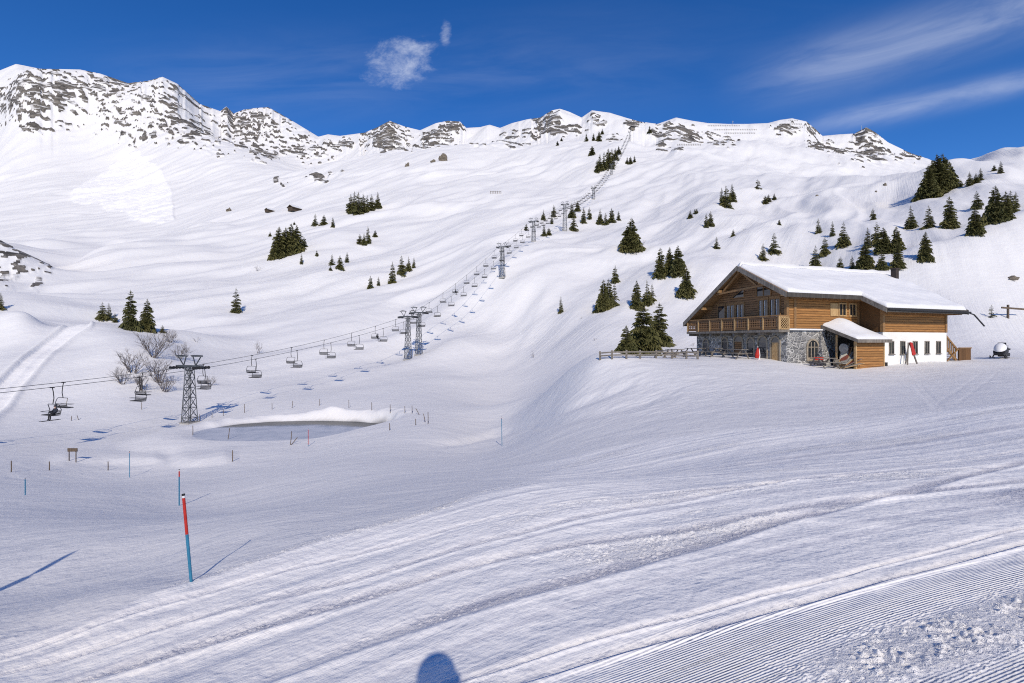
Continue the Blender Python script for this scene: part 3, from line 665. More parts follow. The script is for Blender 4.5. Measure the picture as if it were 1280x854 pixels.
# (what singles the clump out, where it is from a single tree or a clump, trees as column, row of the foot, height in photo pixels)
CL = [
 ('fir cut off by the left picture edge, above the snow track', None, [(1, 386, 19)]),
 ('three low firs above the snow track', 'l', [(128, 399, 20), (136, 400, 20), (144, 403, 11)]),
 ('pair of big firs behind the left mound', 'l', [(163, 412, 46), (184, 414, 38)]),
 ('tiny fir at the foot of the two big firs on the left mound', None, [(203, 416, 9)]),
 ('lone round fir on the open slope right of the left mound', None, [(295, 391, 29)]),
 ('dense clump right of the far huts', 'l', [(438, 266, 22), (443, 267, 26), (448, 268, 26), (454, 266, 22), (459, 264, 19), (464, 263, 19), (472, 260, 19)]),
 ('three round firs below the far huts', 'l', [(394, 282, 14), (405, 281, 12), (416, 284, 12)]),
 ('dot of a fir directly below the far huts', None, [(368, 281, 4)]),
 ('single tiny fir left of the dense dark clump on the left slope', None, [(337.5, 295.5, 6)]),
 ('big dense clump on the left slope', 'l', [(342, 324, 23), (349, 322, 36), (357, 319, 33), (364.5, 316, 34), (371, 313, 30), (376, 311, 20), (380, 309, 12)]),
 ('small fir under the right end of the big dense clump', None, [(377, 330, 12.5)]),
 ('very small fir right of the big dense clump', None, [(396, 320, 7)]),
 ('loose four right of the big dense clump', 'l', [(413, 338, 6), (415, 331.5, 13), (425, 336, 16), (434, 328, 12)]),
 ('slanting row below the clump by the huts', 'l', [(449.5, 305, 11.5), (455, 306, 14), (460, 304, 20), (469, 296, 8)]),
 ('row of four left of the chairlift', 'l', [(490.5, 354, 25), (502, 343, 22), (510.5, 338.5, 17), (517.5, 335, 12.5)]),
 ('pair below the row left of the chairlift', 'l', [(463, 361, 15.5), (473, 357, 10.5)]),
 ('cluster round the fourth lift tower', 'l', [(657.5, 288, 8), (679, 275, 12.5), (680, 295, 14), (686, 294, 9), (690, 280, 10), (692, 271, 14)]),
 ('knot of five right of the fifth lift tower', 'l', [(715, 272, 17), (717, 289, 22), (722, 264, 12), (729.5, 279, 19), (737, 274, 14)]),
 ('row of four right of the fifth lift tower', 'l', [(750, 280, 18), (757, 281, 14), (764.5, 278, 17), (773, 275.5, 11)]),
 ('overlapping pair alone on the central slope', 'l', [(785, 313.5, 30), (790, 312, 37)]),
 ('clump of three above the chalet roof tip', 'l', [(825, 346, 34), (837, 342, 31), (847.5, 343, 34)]),
 ('stacked group of four left of the chalet', 'l', [(754, 388, 36), (761, 385, 34), (768, 383, 28), (769, 353, 20)]),
 ('lone dark fir on the bare slope below the lift line', None, [(701, 391, 19.5)]),
 ('group of three just above the terrace firs', 'l', [(796, 385.5, 33), (808.5, 381, 29), (815, 376, 20)]),
 ('single fir with a blue shadow just left of the chalet gable', None, [(858, 369, 32)]),
 ('group of three big firs behind the fence', 'l', [(783, 442, 33), (804, 444, 61), (824, 432, 50)]),
 ('small conical fir on the bare slope above the chalet gable', None, [(895.6, 311, 14)]),
 ('tiny fir midway up the slope above the chalet gable', None, [(916.5, 295.5, 8.5)]),
 ('stubby pair above the chalet roof', 'l', [(882.6, 284.6, 17), (888, 283, 18)]),
 ('tiny trio left of the stubby pair', 'l', [(863, 273, 10), (868.6, 267, 6), (871, 267, 6)]),
 ('dark clump high on the central slope', 'l', [(902, 256, 20), (907, 259, 25), (915, 252, 21)]),
 ('fir standing right behind the chalet ridge', None, [(953.8, 325, 19.5)]),
 ('rounded small fir right of the high dark clump', None, [(956.5, 255, 10)]),
 ('scrubby wind bent fir near the top of the central slope', None, [(947, 236, 11)]),
 ('dark grove below the upper lift station', 'l', [(746.5, 215.5, 15), (750, 213.5, 20), (755, 212, 21), (760.3, 210, 23), (765, 206.6, 20), (769, 200, 14), (773, 193, 10)]),
 ('small trio right of the upper lift', 'l', [(784, 204.6, 8), (788, 205, 9), (793, 203, 8)]),
 ('sprinkle of seven left of the upper station', 'l', [(697, 182, 5.5), (702, 176.5, 5), (733, 176.5, 9), (740, 194, 11), (742, 176, 9), (748.5, 176.5, 12), (753, 168, 7)]),
 ('tiny fir among the rocks right of the upper station', None, [(812, 166, 8)]),
 ('largest grove on the right skyline', 'l', [(1150, 249.5, 16), (1160, 247, 38), (1165, 245, 42), (1171, 243, 47), (1179, 240, 45), (1187, 236, 32)]),
 ('row of four right of the big skyline grove', 'l', [(1201, 234, 9), (1212, 232.5, 17), (1220, 229, 12), (1225.7, 226, 15)]),
 ('pair nearest the right skyline', 'l', [(1242.7, 213.7, 7.5), (1251, 216.7, 14.5)]),
 ('small fir alone below the big skyline grove', None, [(1091.6, 275, 14)]),
 ('scattered six above the chalet roof', 'l', [(1019, 335.7, 27.5), (1022.7, 291.5, 17.5), (1031, 319, 22.5), (1040.7, 295, 17.5), (1050, 336.5, 15), (1054.7, 308, 29)]),
 ('thicket of eight behind the chalet chimney', 'l', [(1065, 336.5, 16), (1081, 337, 31), (1084.5, 310, 24), (1095, 306, 27), (1102, 337, 26), (1104, 316, 30), (1120.5, 316, 31), (1122, 334, 30)]),
 ('single fir right of the chimney at the edge of the bare shoulder', None, [(1156.7, 325, 33)]),
 ('row of three spaced firs, right slope', 'l', [(1138, 286, 27), (1161, 284.6, 26), (1187, 285, 37)]),
 ('group of six at the right picture edge', 'l', [(1219, 292.6, 31), (1221, 261, 21), (1244.5, 277, 42), (1257, 274, 33), (1263, 268, 28), (1269.5, 260, 19)]),
 ('small pair high above the chalet ridge', 'l', [(961, 252.5, 9), (968, 250, 8)]),
 ('slim fir just above the snowy chalet ridge', None, [(967.5, 316.5, 24)]),
 ('tiny bushy fir higher on the slope above the chalet ridge', None, [(974, 281, 6.5)]),
 ('snow dusted little fir beside the wooden barrier', None, [(1239.5, 397, 15)]),
]
used = set(); kk = 0
for text, mode, trees in CL:
    n = len(trees)
    for i, (u, v, h) in enumerate(sorted(trees)):
        kk += 1
        p = hit(u, v); H = h * p.y / F * 1.10
        big = h > 25
        src = (firs_big if h >= 30 else firs)[kk % (4 if h >= 30 else 5)]
        if text.startswith('group of three big'): src = firs_big[(0, 3, 1)[i]]
        if 'dusted' in text or 'scrubby' in text: src = snag
        if id(src) in used: o = copy_tree(src)
        else: o = src; used.add(id(src))
        fat = 1.0 if h > 12 else 1.25
        sc = H; wsc = H * fat * rng.uniform(.92, 1.20) * (1.3 if text.startswith('group of three big') or text.startswith('lone round') else 1)
        o.location = (p.x, p.y, p.z - .01 * H); o.scale = (wsc, wsc, sc); o.rotation_euler = (0, 0, rng.uniform(0, 6.28))
        lab = text if n == 1 else f"{ORD[i]} fir{' from the left' if i else ''} in the {text}"
        tag(o, lab, 'fir tree', 'fir trees on the slopes')
for s_ in firs + firs_big + [snag]:
    if id(s_) not in used:
        for ch in list(s_.children): bpy.data.objects.remove(ch)
        bpy.data.objects.remove(s_)

# ================================================================ bare shrubs
def mat_twig():
    m, nt, p = mat_base('bare_twigs')
    tc = nt.new('ShaderNodeTexCoord').outputs['Object']; n = nt.noise(tc, 3.0, 3, .6)
    nz = nt.xyz(nt.new('ShaderNodeNewGeometry').outputs['Normal'])[2]
    c = nt.mix(n, (.13, .105, .095), (.06, .048, .043))
    nt.l.new(nt.mix(nt.m('MULTIPLY', nt.ramp(nz, .25, .6), nt.ramp(n, .38, .55)), c, (.78, .78, .79)), p.inputs['Base Color']); p.inputs['Roughness'].default_value = .85
    return m
TWIG = mat_twig()
def shrub_mesh(seed, H, spread, n=9, lev=3, thick=.03):
    rr = random.Random(seed); m = MB()
    def grow(p, d, L, r, k):
        q = p + d * L * .5 + Vector((rr.uniform(-.1, .1), rr.uniform(-.1, .1), rr.uniform(-.02, .1))) * L
        e = q + (d + Vector((rr.uniform(-.3, .3), rr.uniform(-.3, .3), rr.uniform(-.05, .25)))).normalized() * L * .5
        m.tube([p, q, e], [r, r * .8, r * .5], 4, caps=False)
        if k:
            for _ in range(rr.randint(2, 4)):
                dd = (d + Vector((rr.uniform(-.9, .9), rr.uniform(-.9, .9), rr.uniform(-.25, .6)))).normalized()
                s = rr.uniform(.35, 1); b = p.lerp(q, s * 2) if s < .5 else q.lerp(e, s * 2 - 1)
                grow(b, dd, L * rr.uniform(.45, .72), r * .55, k - 1)
    for i in range(n):
        a = rr.uniform(0, 6.28); t = rr.uniform(.1, spread)
        grow(Vector((.15 * H * math.cos(a) * rr.random(), .15 * H * math.sin(a) * rr.random(), -.08)), Vector((math.cos(a) * t, math.sin(a) * t, 1)).normalized(), H * rr.uniform(.4, .62), thick, lev)
    return m
SH = [(152, 480, 22, 'low leafless shrub at the left end of the thicket below the snow mound'), (165, 466, 30, 'tall leafless shrub standing above the thicket below the snow mound'), (178, 488, 26, 'dense dark leafless shrub low in the thicket beside the hanging chair'), (192, 447, 34, 'slender bare young tree at the top of the thicket'), (198, 478, 34, 'wide leafless shrub in the middle of the thicket left of the first tower'), (207, 490, 26, 'dark tangled shrub at the bottom right of the thicket'), (224, 448, 22, 'dark bushy shrub just left of the first tower head'), (212, 428, 18, 'thin bare sapling at the edge above the thicket'), (262, 482, 14, 'small pale shrub right behind the first lift tower'),
      (323, 442, 16, 'small bare bush on the slope under the lift cables'), (322, 339, 9, 'grey bare bush left of the big dense fir clump'), (667, 447, 9, 'little leafless bush in the dip left of the terrace fence'), (246, 428, 9, 'small bush on the slope just right of the left mound'), (930, 288, 4, 'tiny twiggy bush on the slope above the chalet'), (803, 306, 7, 'low dark bush beside the overlapping pair of firs'), (744, 426, 6, 'small dark bush on the slope above the terrace fence'), (726, 399, 4, 'dot of a bush on the bare slope right of the lone fir'), (1268, 352, 6, 'snow capped low bush on the bare slope at the right edge'), (866, 433, 6, 'low dark bush behind the terrace tables')]
for i, (u, v, h, lab) in enumerate(SH):
    p = hit(u, v); H = h * p.y / F
    o = shrub_mesh(300 + i, H, 1.2 if h < 25 else .8, 13 if i < 9 else 5, 3 if h > 12 else 2, .0115 * H).build('bare_shrub', TWIG, fix=False, loc=(p.x, p.y, p.z))
    tag(o, lab, 'shrub', 'bare shrubs')
# rocks poking through the snow
ROCKM = simple('boulder_rock', (.22, .19, .15), (.09, .075, .06), .6, .9, bump=.2)
def boulder(u, v, w, h, lab, grp=None, mat=None, seed=0, name='boulder'):
    p = hit(u, v); k = p.y / F; rr = random.Random(seed + int(u))
    bm = bmesh.new(); bmesh.ops.create_icosphere(bm, subdivisions=3, radius=1)
    for vt in bm.verts:
        c = vt.co; f = 1 + .28 * math.sin(3.1 * c.x + 2.3 * c.y + u) + .2 * math.sin(5.7 * c.z + 4.1 * c.x + u) + rr.uniform(-.08, .08)
        vt.co = Vector((c.x * w * k / 2 * f, c.y * w * k / 2 * f, max(c.z, -.5) * h * k * .7 * f))
    me = bpy.data.meshes.new(name); bm.to_mesh(me); bm.free(); me.materials.append(mat or ROCKM)
    o = bpy.data.objects.new(name, me); COL.objects.link(o); o.location = p; o.rotation_euler = (0, 0, u)
    return tag(o, lab, 'boulder', grp)
for i, (u, v, w, h, lab) in enumerate([(554, 201, 9, 10, 'tall brown boulder on the snow slope below the middle ridge'), (541, 203, 6, 4, 'low flat boulder left of the tall brown boulder'), (509, 208, 5, 6, 'lone dark boulder below the rocky middle peak'), (286, 264, 5, 5, 'dark stone on the rounded snow hump left of the huts'), (1106, 232, 3.5, 4, 'dark boulder on the snow left of the big skyline grove'), (1095, 240, 3, 2, 'small flat stone below the boulder left of the big skyline grove'), (1266, 349, 9, 5, 'dark snow topped rock on the bare shoulder at the right'), (1021, 245, 3, 2, 'small dark stone in the middle of the upper right slope')]):
    boulder(u, v, w, h, lab, 'boulders on the snow')

# ================================================================ marker poles
def paint(name, c, rough=.5): return simple(name, c, [x * .8 for x in c], 20, rough)
BLUE = paint('blue_paint', (.035, .20, .34)); RED = paint('red_paint', (.48, .03, .02)); WHITE = paint('white_paint', (.8, .8, .8)); BLACK = paint('black_plastic', (.02, .02, .022)); GREY = simple('galvanised_steel', (.32, .33, .34), (.22, .23, .24), 6, .5, .55); WOODP = simple('weathered_stake', (.16, .12, .085), (.08, .06, .045), 10, .85, stretch=(1, 1, .2))
def piste_pole(u, v, top, lab, r=.028, lean=0.0, redfrac=.44):
    p = hit(u, v); H = (v - top) * p.y / F
    root = empty('piste_pole', p, 0, lab, 'piste pole', 'piste marker poles')
    root.rotation_euler = (0, -lean, 0)
    MB().tube([(0, 0, -.3), (0, 0, H * (1 - redfrac))], r, 12).build('lower_tube', BLUE, root, smooth=False)
    z1 = H * (1 - redfrac)
    if redfrac > .15: MB().tube([(0, 0, z1), (0, 0, H * .955)], r * .98, 12).build('upper_tube', RED, root)
    else: MB().tube([(0, 0, z1), (0, 0, H * .955)], r * .98, 12).build('upper_tube', RED, root)
    MB().tube([(0, 0, H * .955), (0, 0, H * .98)], r * 1.0, 12).build('white_band', WHITE, root)
    MB().tube([(0, 0, H * .98), (0, 0, H)], r * 1.06, 12).build('cap', BLACK, root)
piste_pole(239, 727, 617, 'tall red and blue piste pole leaning left in the near hollow', .0135, math.atan(-10 / 110) * -1 if False else .09, .46)
piste_pole(224, 632, 587, 'thin blue piste pole with red tip behind the leaning red pole', .026, 0, .2)
piste_pole(162, 597, 564, 'slim blue piste pole on the brow left of the red tipped one', .022, 0, .06)
piste_pole(31.5, 619, 598, 'short blue marker pole near the left picture edge', .02, 0, .05)
piste_pole(627.5, 557, 521, 'dark thin piste pole with a short shadow in the middle of the flat', .024, .015, .06)
piste_pole(385.3, 558, 536, 'slim red marker pole on the near shore of the pond', .024, 0, .9)
STK = [(241, 544, 12, 0, 'foot of the first lift tower'), (249.5, 527, 9, 0, 'right of the first lift tower'), (265, 522, 6, 0, 'left rear bank of the pond'), (279, 520, 8, 0, 'rear bank beside the tower shadow'), (305.5, 516, 11, 0, 'rear bank above the dark painted bank shade'), (340, 512, 8, 0, 'rear bank left of the snow mound'), (365, 510, 9, .1, 'top of the pond snow mound'), (399.5, 507, 8, 0, 'slope above the pond snow mound'), (436, 510, 10, 0, 'right rear bank of the pond'), (464.6, 513, 10, 0, 'flat right of the pond'), (487.7, 516.5, 11, 0, 'middle of the stake row right of the pond'), (506, 516.5, 9, 0, 'right part of the stake row'), (515, 517, 10, 0, 'just left of the tilted stake'), (524, 518.5, 9, -.5, 'right end of the row, tilted hard to the left'), (519.5, 531.5, 8, 0, 'small snow ledge right of the pond'), (531.5, 528, 11, -.2, 'ledge at the right, tilted left of the tallest one'), (535, 530, 15, 0, 'right end of the snow ledge, tallest there'), (487, 538, 9, 0, 'right shore of the pond'), (284.7, 551, 16, .15, 'near left shore of the pond'), (363, 556, 17, .1, 'near shore, upright one of the crossed pair'), (364, 556, 12, .7, 'near shore, leaning one of the crossed pair'), (290.6, 577, 14, 0, 'bright drift in front of the pond'), (135, 588, 11, 0, 'bright strip at the left below the lift shadow'), (61.6, 588, 11, 0, 'left flat near the dark lift shadow'), (14, 590, 14, 0, 'far left edge of the flat'), (177, 512, 9, 0, 'slope below the chair by the thicket'), (89, 526, 6, .1, 'slope under the left chairs, first of two'), (98, 525, 6, -.3, 'slope under the left chairs, slanting second of two')]
for i, (u, v, h, ln, lab) in enumerate(STK):
    p = hit(u, v); H = h * p.y / F
    m = MB(); m.tube([(0, 0, -.3), (.012, 0, H * .5), (0, 0, H)], [.035, .033, .03], 7)
    o = m.build('snow_stake', WOODP, loc=p); o.rotation_euler = (0, ln, 0)
    tag(o, 'thin wooden stake on the ' + lab, 'stake', 'stakes in the snow')
# small notice on a post, far left flat
p = hit(90.7, 577); root = empty('notice_board', p, 0, 'small notice board on two thin posts on the left flat', 'sign')
for x in (-.28, .28): MB().bar((x, 0, -.3), (x, 0, .85), .05).build('post', WOODP, root)
MB().box((0, 0, .95), (.8, .05, .28)).build('board', WOODP, root)
# ================================================================ chairlift
STEEL = simple('tower_steel', (.11, .12, .13), (.065, .07, .078), 5, .55, .4); DARK = simple('dark_rubber', (.022, .022, .025), (.035, .035, .038), 10, .7)
SEATM = simple('chair_slats', (.02, .018, .018), (.012, .012, .012), 12, .6); CHROME = simple('chair_tube', (.09, .093, .097), (.06, .062, .065), 9, .4, .7)
LX0, LM = -62.0, .33
LD = Vector((LM, 1, 0)).normalized(); LN = Vector((LD.y, -LD.x, 0)); LRZ = math.atan2(-LD.x, LD.y)
GA = 1.95                                                   # half distance between the two ropes
TOW = [  # column, foot row, row of the cross-arm, base half width, top half width, label
 (-700, 0, 0, .9, .35, 'lift tower'),
 (237, 530, 459, .66, .33, 'nearest lattice lift tower standing left of the pond'),
 (510, 452, 396.5, .66, .30, 'front tower of the close lattice pair in mid valley'),
 (523.5, 446, 391.5, .66, .30, 'rear tower of the close lattice pair in mid valley'),
 (628, 345.5, 309, .85, .45, 'third lift tower up, alone on the middle slope'),
 (667, 300, 277, .8, .5, 'fourth lift tower up, short one among scattered firs'),
 (706, 290, 255.5, 1.1, .6, 'fifth lift tower up, tallest one among firs'),
 (742, 254, 235, 1.0, .6, 'sixth lift tower up, on the upper slope'),
 (764.5, 220, 206, 1.0, .6, 'seventh lift tower up, beside the dark grove'),
 (787, 178, 165, 1.1, .7, 'topmost lift tower just under the ridge')]
tw = []
for (u, vf, vc, bw, tp, lab) in TOW:
    if u < 0:
        y = 24.0; x = LX0 + LM * y; zf = ground(x, y); tw.append((x, y, zf, max(zf + 4.5, -8.3), bw, tp, 'lift tower outside the left picture edge holding the ropes')); continue
    y = LX0 / ((u - U0) / F - LM); x = LX0 + LM * y
    tw.append((x, y, ground(x, y), (V0 - vc) / F * y, bw, tp, lab))
def tower(x, y, zf, zc, bw, tp, lab):
    H = zc - zf
    root = empty('lift_tower', (x, y, zf), LRZ, lab, 'lift tower', 'chairlift towers')
    m = MB(); cs = [(-1, -1), (1, -1), (1, 1), (-1, 1)]
    P = lambda s, f: Vector((s[0] * (bw + (tp - bw) * f), s[1] * (bw + (tp - bw) * f), -.6 + (H + .6) * f))
    for s in cs: m.bar(P(s, 0), P(s, 1), .09)
    n = max(5, int(H / 1.15)); fs = [1 - (1 - i / n) ** 1.0 for i in range(n + 1)]
    for i in range(n):
        for k in range(4):
            a, b = cs[k], cs[(k + 1) % 4]
            m.bar(P(a, fs[i]), P(b, fs[i + 1]), .045); m.bar(P(b, fs[i]), P(a, fs[i + 1]), .045)
            m.bar(P(a, fs[i + 1]), P(b, fs[i + 1]), .06)
    m.build('lattice_mast', STEEL, root)
    MB().box((0, 0, -.1), (bw * 2.4, bw * 2.4, .5)).build('footing', simple_concrete, root)
    c = MB(); c.box((0, 0, .12), (GA * 2 + .5, .34, .26)); c.bar((-GA, 0, .1), (0, 0, -.55), .1); c.bar((GA, 0, .1), (0, 0, -.55), .1)
    c.build('crossarm', STEEL, root, loc=(0, 0, H))
    for s in (-1, 1):
        f = MB(); f.bar((s * GA * .52, 0, .2), (s * GA * .98, 0, 1.35), .1); f.bar((s * GA * .52, 0, .2), (s * GA * .30, 0, 1.35), .1)
        f.bar((s * GA * .2, 0, 1.38), (s * GA * 1.12, 0, 1.38), .12); f.bar((s * GA * .62, -.8, 1.5), (s * GA * .62, .8, 1.5), .1)
        f.build('lifting_frame', STEEL, root, loc=(0, 0, H))
        sh = MB(); sh.bar((s * GA, -1.15, .0), (s * GA, 1.15, .0), .09, .16)
        for k in range(6):
            yy_ = -1.05 + k * 2.1 / 5
            sh.tube([(s * GA - .06, yy_, -.06), (s * GA + .06, yy_, -.06)], .2, 10)
        b = sh.build('sheave_train', DARK, root, loc=(0, 0, H))
        MB().box((s * (GA - .45), 0, -.12), (.5, 3.0, .05)).build('walkway', STEEL, root, loc=(0, 0, H))
    l = MB()
    for sx in (-.2, .2): l.bar((sx, -bw - .12, 0), (sx, -tp - .12, H), .04)
    for k in range(int(H / .35)): f = k * .35 / H; yy_ = -bw + (bw - tp) * f - .12; l.bar((-.2, yy_, f * H), (.2, yy_, f * H), .03)
    l.build('ladder', GREY, root)
simple_concrete = simple('concrete', (.36, .35, .33), (.28, .27, .26), 3, .9)
for t in tw: tower(*t)
# ropes: straight in plan, sagging a little between towers
def rope_z(y):
    for a, b in zip(tw[:-1], tw[1:]):
        if y <= b[1]:
            f = (y - a[1]) / (b[1] - a[1]); L = b[1] - a[1]
            return a[3] + (b[3] - a[3]) * f - .0011 * L * L * f * (1 - f) * min(1, 60 / L) * 1.2 - .16
    return tw[-1][3] - .16
for s, nm in ((-1, 'far'), (1, 'near')):
    pts = []; y = tw[0][1]
    while y < tw[-1][1] + .01:
        c = Vector((LX0 + LM * y, y, rope_z(y))) + LN * GA * s; pts.append(c); y += 3.0
    m = MB(); m.tube(pts, .026, 6)
    o = m.build('haul_rope', STEEL, smooth=True); tag(o, f'{nm} steel haul rope of the chairlift, ' + ('the upper one' if s < 0 else 'the lower one') + ' of the two in the photo', 'cable', 'chairlift ropes')
def chair_proto():
    root = empty('lift_chair')
    h = MB(); h.box((0, 0, -.02), (.10, .42, .12)); h.tube([(0, 0, 0), (0, -.10, -.5), (0, -.16, -1.2), (0, -.06, -1.85)], .045, 6); h.build('hanger_arm', DARK, root)
    f = MB(); W = .98
    f.tube([(-W, .45, -3.02), (-W, -.18, -2.98), (-W, -.30, -2.45), (-W * .94, -.12, -1.92), (-W * .80, -.06, -1.86), (0, -.06, -1.85), (W * .80, -.06, -1.86), (W * .94, -.12, -1.92), (W, -.30, -2.45), (W, -.18, -2.98), (W, .45, -3.02)], .038, 6)
    f.tube([(-W, -.26, -2.55), (W, -.26, -2.55)], .03, 6); f.build('frame', CHROME, root)
    s = MB()
    for k in range(6): s.box((0, -.16 + .11 * k, -3.0), (1.94, .10, .09))
    s.build('seat', SEATM, root)
    b = MB()
    for k in range(2): b.box((0, -.24 - .02 * k, -2.86 + .16 * k), (1.92, .03, .11))
    b.build('backrest', SEATM, root)
    r = MB(); r.tube([(-W, -.2, -2.62), (-W + .05, .55, -2.62), (W - .05, .55, -2.62), (W, -.2, -2.62)], .022, 6); r.build('safety_bar', CHROME, root)
    return root
chair = chair_proto(); first = True
# stretches of the line, by the towers that bound them
SEG = [(60.0, 'left of the nearest tower'), (70.0, 'close to the nearest tower'), (116.0, 'between the nearest tower and the lattice pair'), (177.0, 'between the lattice pair and the third tower'), (216.0, 'between the third and fourth towers'), (277.0, 'between the fourth and fifth towers'), (375.0, 'between the fifth and sixth towers'), (477.0, 'between the sixth and seventh towers'), (700.0, 'between the seventh and topmost towers')]
NUM = ['first', 'second', 'third', 'fourth', 'fifth', 'sixth', 'seventh', 'eighth', 'ninth', 'tenth', 'eleventh', 'twelfth', 'thirteenth', 'fourteenth', 'fifteenth', 'sixteenth', 'seventeenth', 'eighteenth', 'nineteenth', 'twentieth', 'twenty-first', 'twenty-second', 'twenty-third', 'twenty-fourth', 'twenty-fifth', 'twenty-sixth']
PASS = {}
for s, nm in ((-1, 'upper'), (1, 'lower')):
    cnt = {}
    k = 0; y = 43.6 if s < 0 else 40.6
    while y < tw[-1][1] - 4:
        if all(abs(y - t[1]) > .4 for t in tw):
            o = chair if first else copy_tree(chair); first = False
            c = Vector((LX0 + LM * y, y, rope_z(y))) + LN * GA * s
            o.location = c; o.scale = (.88, .88, .88); o.rotation_euler = (0, 0, LRZ + (0 if s < 0 else math.pi))
            seg = next(t for e, t in SEG if y < e); cnt[seg] = cnt.get(seg, 0) + 1
            tag(o, f"{NUM[min(cnt[seg] - 1, 25)]} chair from below on the {nm} rope, {seg}", 'lift chair', 'chairlift chairs')
            PASS[(s, k)] = c
        y += 7.7; k += 1
# ================================================================ chalet
def mat_boards(name, c1, c2, gap, pitch=.19, axis=2, rough=.75):
    m, nt, p = mat_base(name)
    tc = nt.new('ShaderNodeTexCoord').outputs['Object']; s = nt.xyz(tc)
    z = nt.m('DIVIDE', s[axis], pitch); fl = nt.m('FLOOR', z); fr = nt.m('FRACT', z)
    wn = nt.new('ShaderNodeTexWhiteNoise', noise_dimensions='1D'); nt.l.new(fl, wn.inputs['W'])
    st = [.7, .7, .7]; st[axis] = 9.0
    g = nt.noise(nt.scale(tc, tuple(st)), 1.6, 6, .65)
    c = nt.mix(nt.ramp(g, .3, .7), c1, c2)
    c = nt.mix(nt.m('MULTIPLY', wn.outputs['Value'], .75), c, [x * .55 for x in c1])
    e = nt.m('MULTIPLY', nt.ramp(fr, 0, .13), nt.ramp(fr, 1, .87))
    nt.l.new(nt.mix(e, gap, c), p.inputs['Base Color']); p.inputs['Roughness'].default_value = rough; p.inputs['Specular IOR Level'].default_value = .2
    h = nt.m('ADD', e, nt.m('MULTIPLY', g, .35))
    nt.l.new(nt.bump(h, .025, .9), p.inputs['Normal'])
    return m
def mat_stone(name, lo, hi, mortar):
    m, nt, p = mat_base(name)
    tc = nt.new('ShaderNodeTexCoord').outputs['Object']
    n = nt.noise(tc, 2.0, 3, .6)
    warp = nt.vm('ADD', nt.scale(tc, (1, 1, 1.5)), nt.vm('MULTIPLY', nt.new('ShaderNodeTexNoise').outputs['Color'], (.0, .0, .0)))
    v = nt.new('ShaderNodeTexVoronoi', feature='DISTANCE_TO_EDGE'); nt.l.new(warp, v.inputs['Vector']); v.inputs['Scale'].default_value = 2.3
    v2 = nt.new('ShaderNodeTexVoronoi', feature='F1'); nt.l.new(warp, v2.inputs['Vector']); v2.inputs['Scale'].default_value = 2.3
    cc = nt.xyz(v2.outputs['Color'])[0]
    e = nt.ramp(v.outputs['Distance'], .02, .09)
    c = nt.mix(cc, lo, hi); c = nt.mix(nt.m('MULTIPLY', nt.ramp(n, .4, .7), .5), c, hi)
    nt.l.new(nt.mix(e, mortar, c), p.inputs['Base Color']); p.inputs['Roughness'].default_value = .85
    nt.l.new(nt.bump(nt.m('ADD', nt.m('MULTIPLY', nt.ramp(v.outputs['Distance'], 0, .16), 1.0), nt.m('MULTIPLY', n, .5)), .07, 1.0), p.inputs['Normal'])
    return m
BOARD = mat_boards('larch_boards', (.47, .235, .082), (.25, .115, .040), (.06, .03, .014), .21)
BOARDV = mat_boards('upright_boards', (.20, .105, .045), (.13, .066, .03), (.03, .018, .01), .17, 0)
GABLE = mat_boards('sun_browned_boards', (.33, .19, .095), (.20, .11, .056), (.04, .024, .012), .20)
BEAM = simple('carved_larch', (.30, .175, .075), (.20, .11, .05), 5, .7, bump=.01, stretch=(1, 1, 1))
PALE = simple('fresh_cut_larch', (.50, .34, .17), (.38, .24, .11), 6, .7)
STONE = mat_stone('field_stone_wall', (.08, .082, .09), (.30, .295, .285), (.52, .51, .49))
PLASTER = simple('white_plaster', (.80, .79, .76), (.74, .73, .70), 1.2, .9, bump=.01)
SHINGLE = mat_boards('grey_shingles', (.11, .10, .09), (.065, .06, .055), (.03, .027, .025), .14, 0)
GREYWOOD = simple('weathered_wood', (.24, .215, .185), (.13, .115, .10), 5, .85, stretch=(1, 1, .3))
GLASS = simple('window_glass', (.018, .022, .028), (.03, .035, .04), 2, .04, spec=.9)
CURTAIN = simple('net_curtain', (.62, .62, .62), (.5, .5, .5), 20, .9)
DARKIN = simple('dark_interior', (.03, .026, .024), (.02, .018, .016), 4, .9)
CX, CY, CZ = 22.7, 41.0, -1.65
RZH = math.atan2(.348, .9375)
house = empty('chalet', (CX, CY, CZ), RZH, 'large timber and stone alpine chalet with deep snow on its roof', 'chalet')
CHM = Matrix.Translation((CX, CY, CZ)) @ Matrix.Rotation(RZH, 4, 'Z')
YR, ZR, SR, SL = 4.0, 8.35, .55, .676
rz_ = lambda y: ZR - SR * (YR - y) if y < YR else ZR - SL * (y - YR)
W, L1, WX, WY = 10.65, 17.2, 8.65, -2.0
# walls
m = MB(); m.prism([(0, 0, -1), (0, W, -1), (0, W, 2.62), (0, 0, 2.62)], (L1 - .3, 0, 0)); m.build('stone_wall', STONE, house)
m = MB(); m.prism([(1.2, 0, -1), (3.6, 0, -1), (4.4, -.02, -1), (4.4, -.75, -1), (3.9, -.75, -1)], (0, 0, .1))
m = MB(); m.add([(3.3, -.02, -1), (4.45, -.02, -1), (4.45, -.8, -1), (3.3, -.8, -1), (3.75, -.02, 2.55), (4.25, -.02, 2.55), (4.25, -.06, 2.55), (3.75, -.06, 2.55)], [(0, 1, 2, 3), (4, 7, 6, 5), (0, 4, 5, 1), (1, 5, 6, 2), (2, 6, 7, 3), (3, 7, 4, 0)]); m.build('buttress', STONE, house)
t_ = .24
m = MB(); m.prism([(.03, .03, 2.64), (.03, .03, rz_(.03) - t_), (.03, YR, ZR - t_), (.03, W - .03, rz_(W - .03) - t_), (.03, W - .03, 2.64)], (L1 - .06, 0, 0)); m.build('timber_storey', GABLE, house)
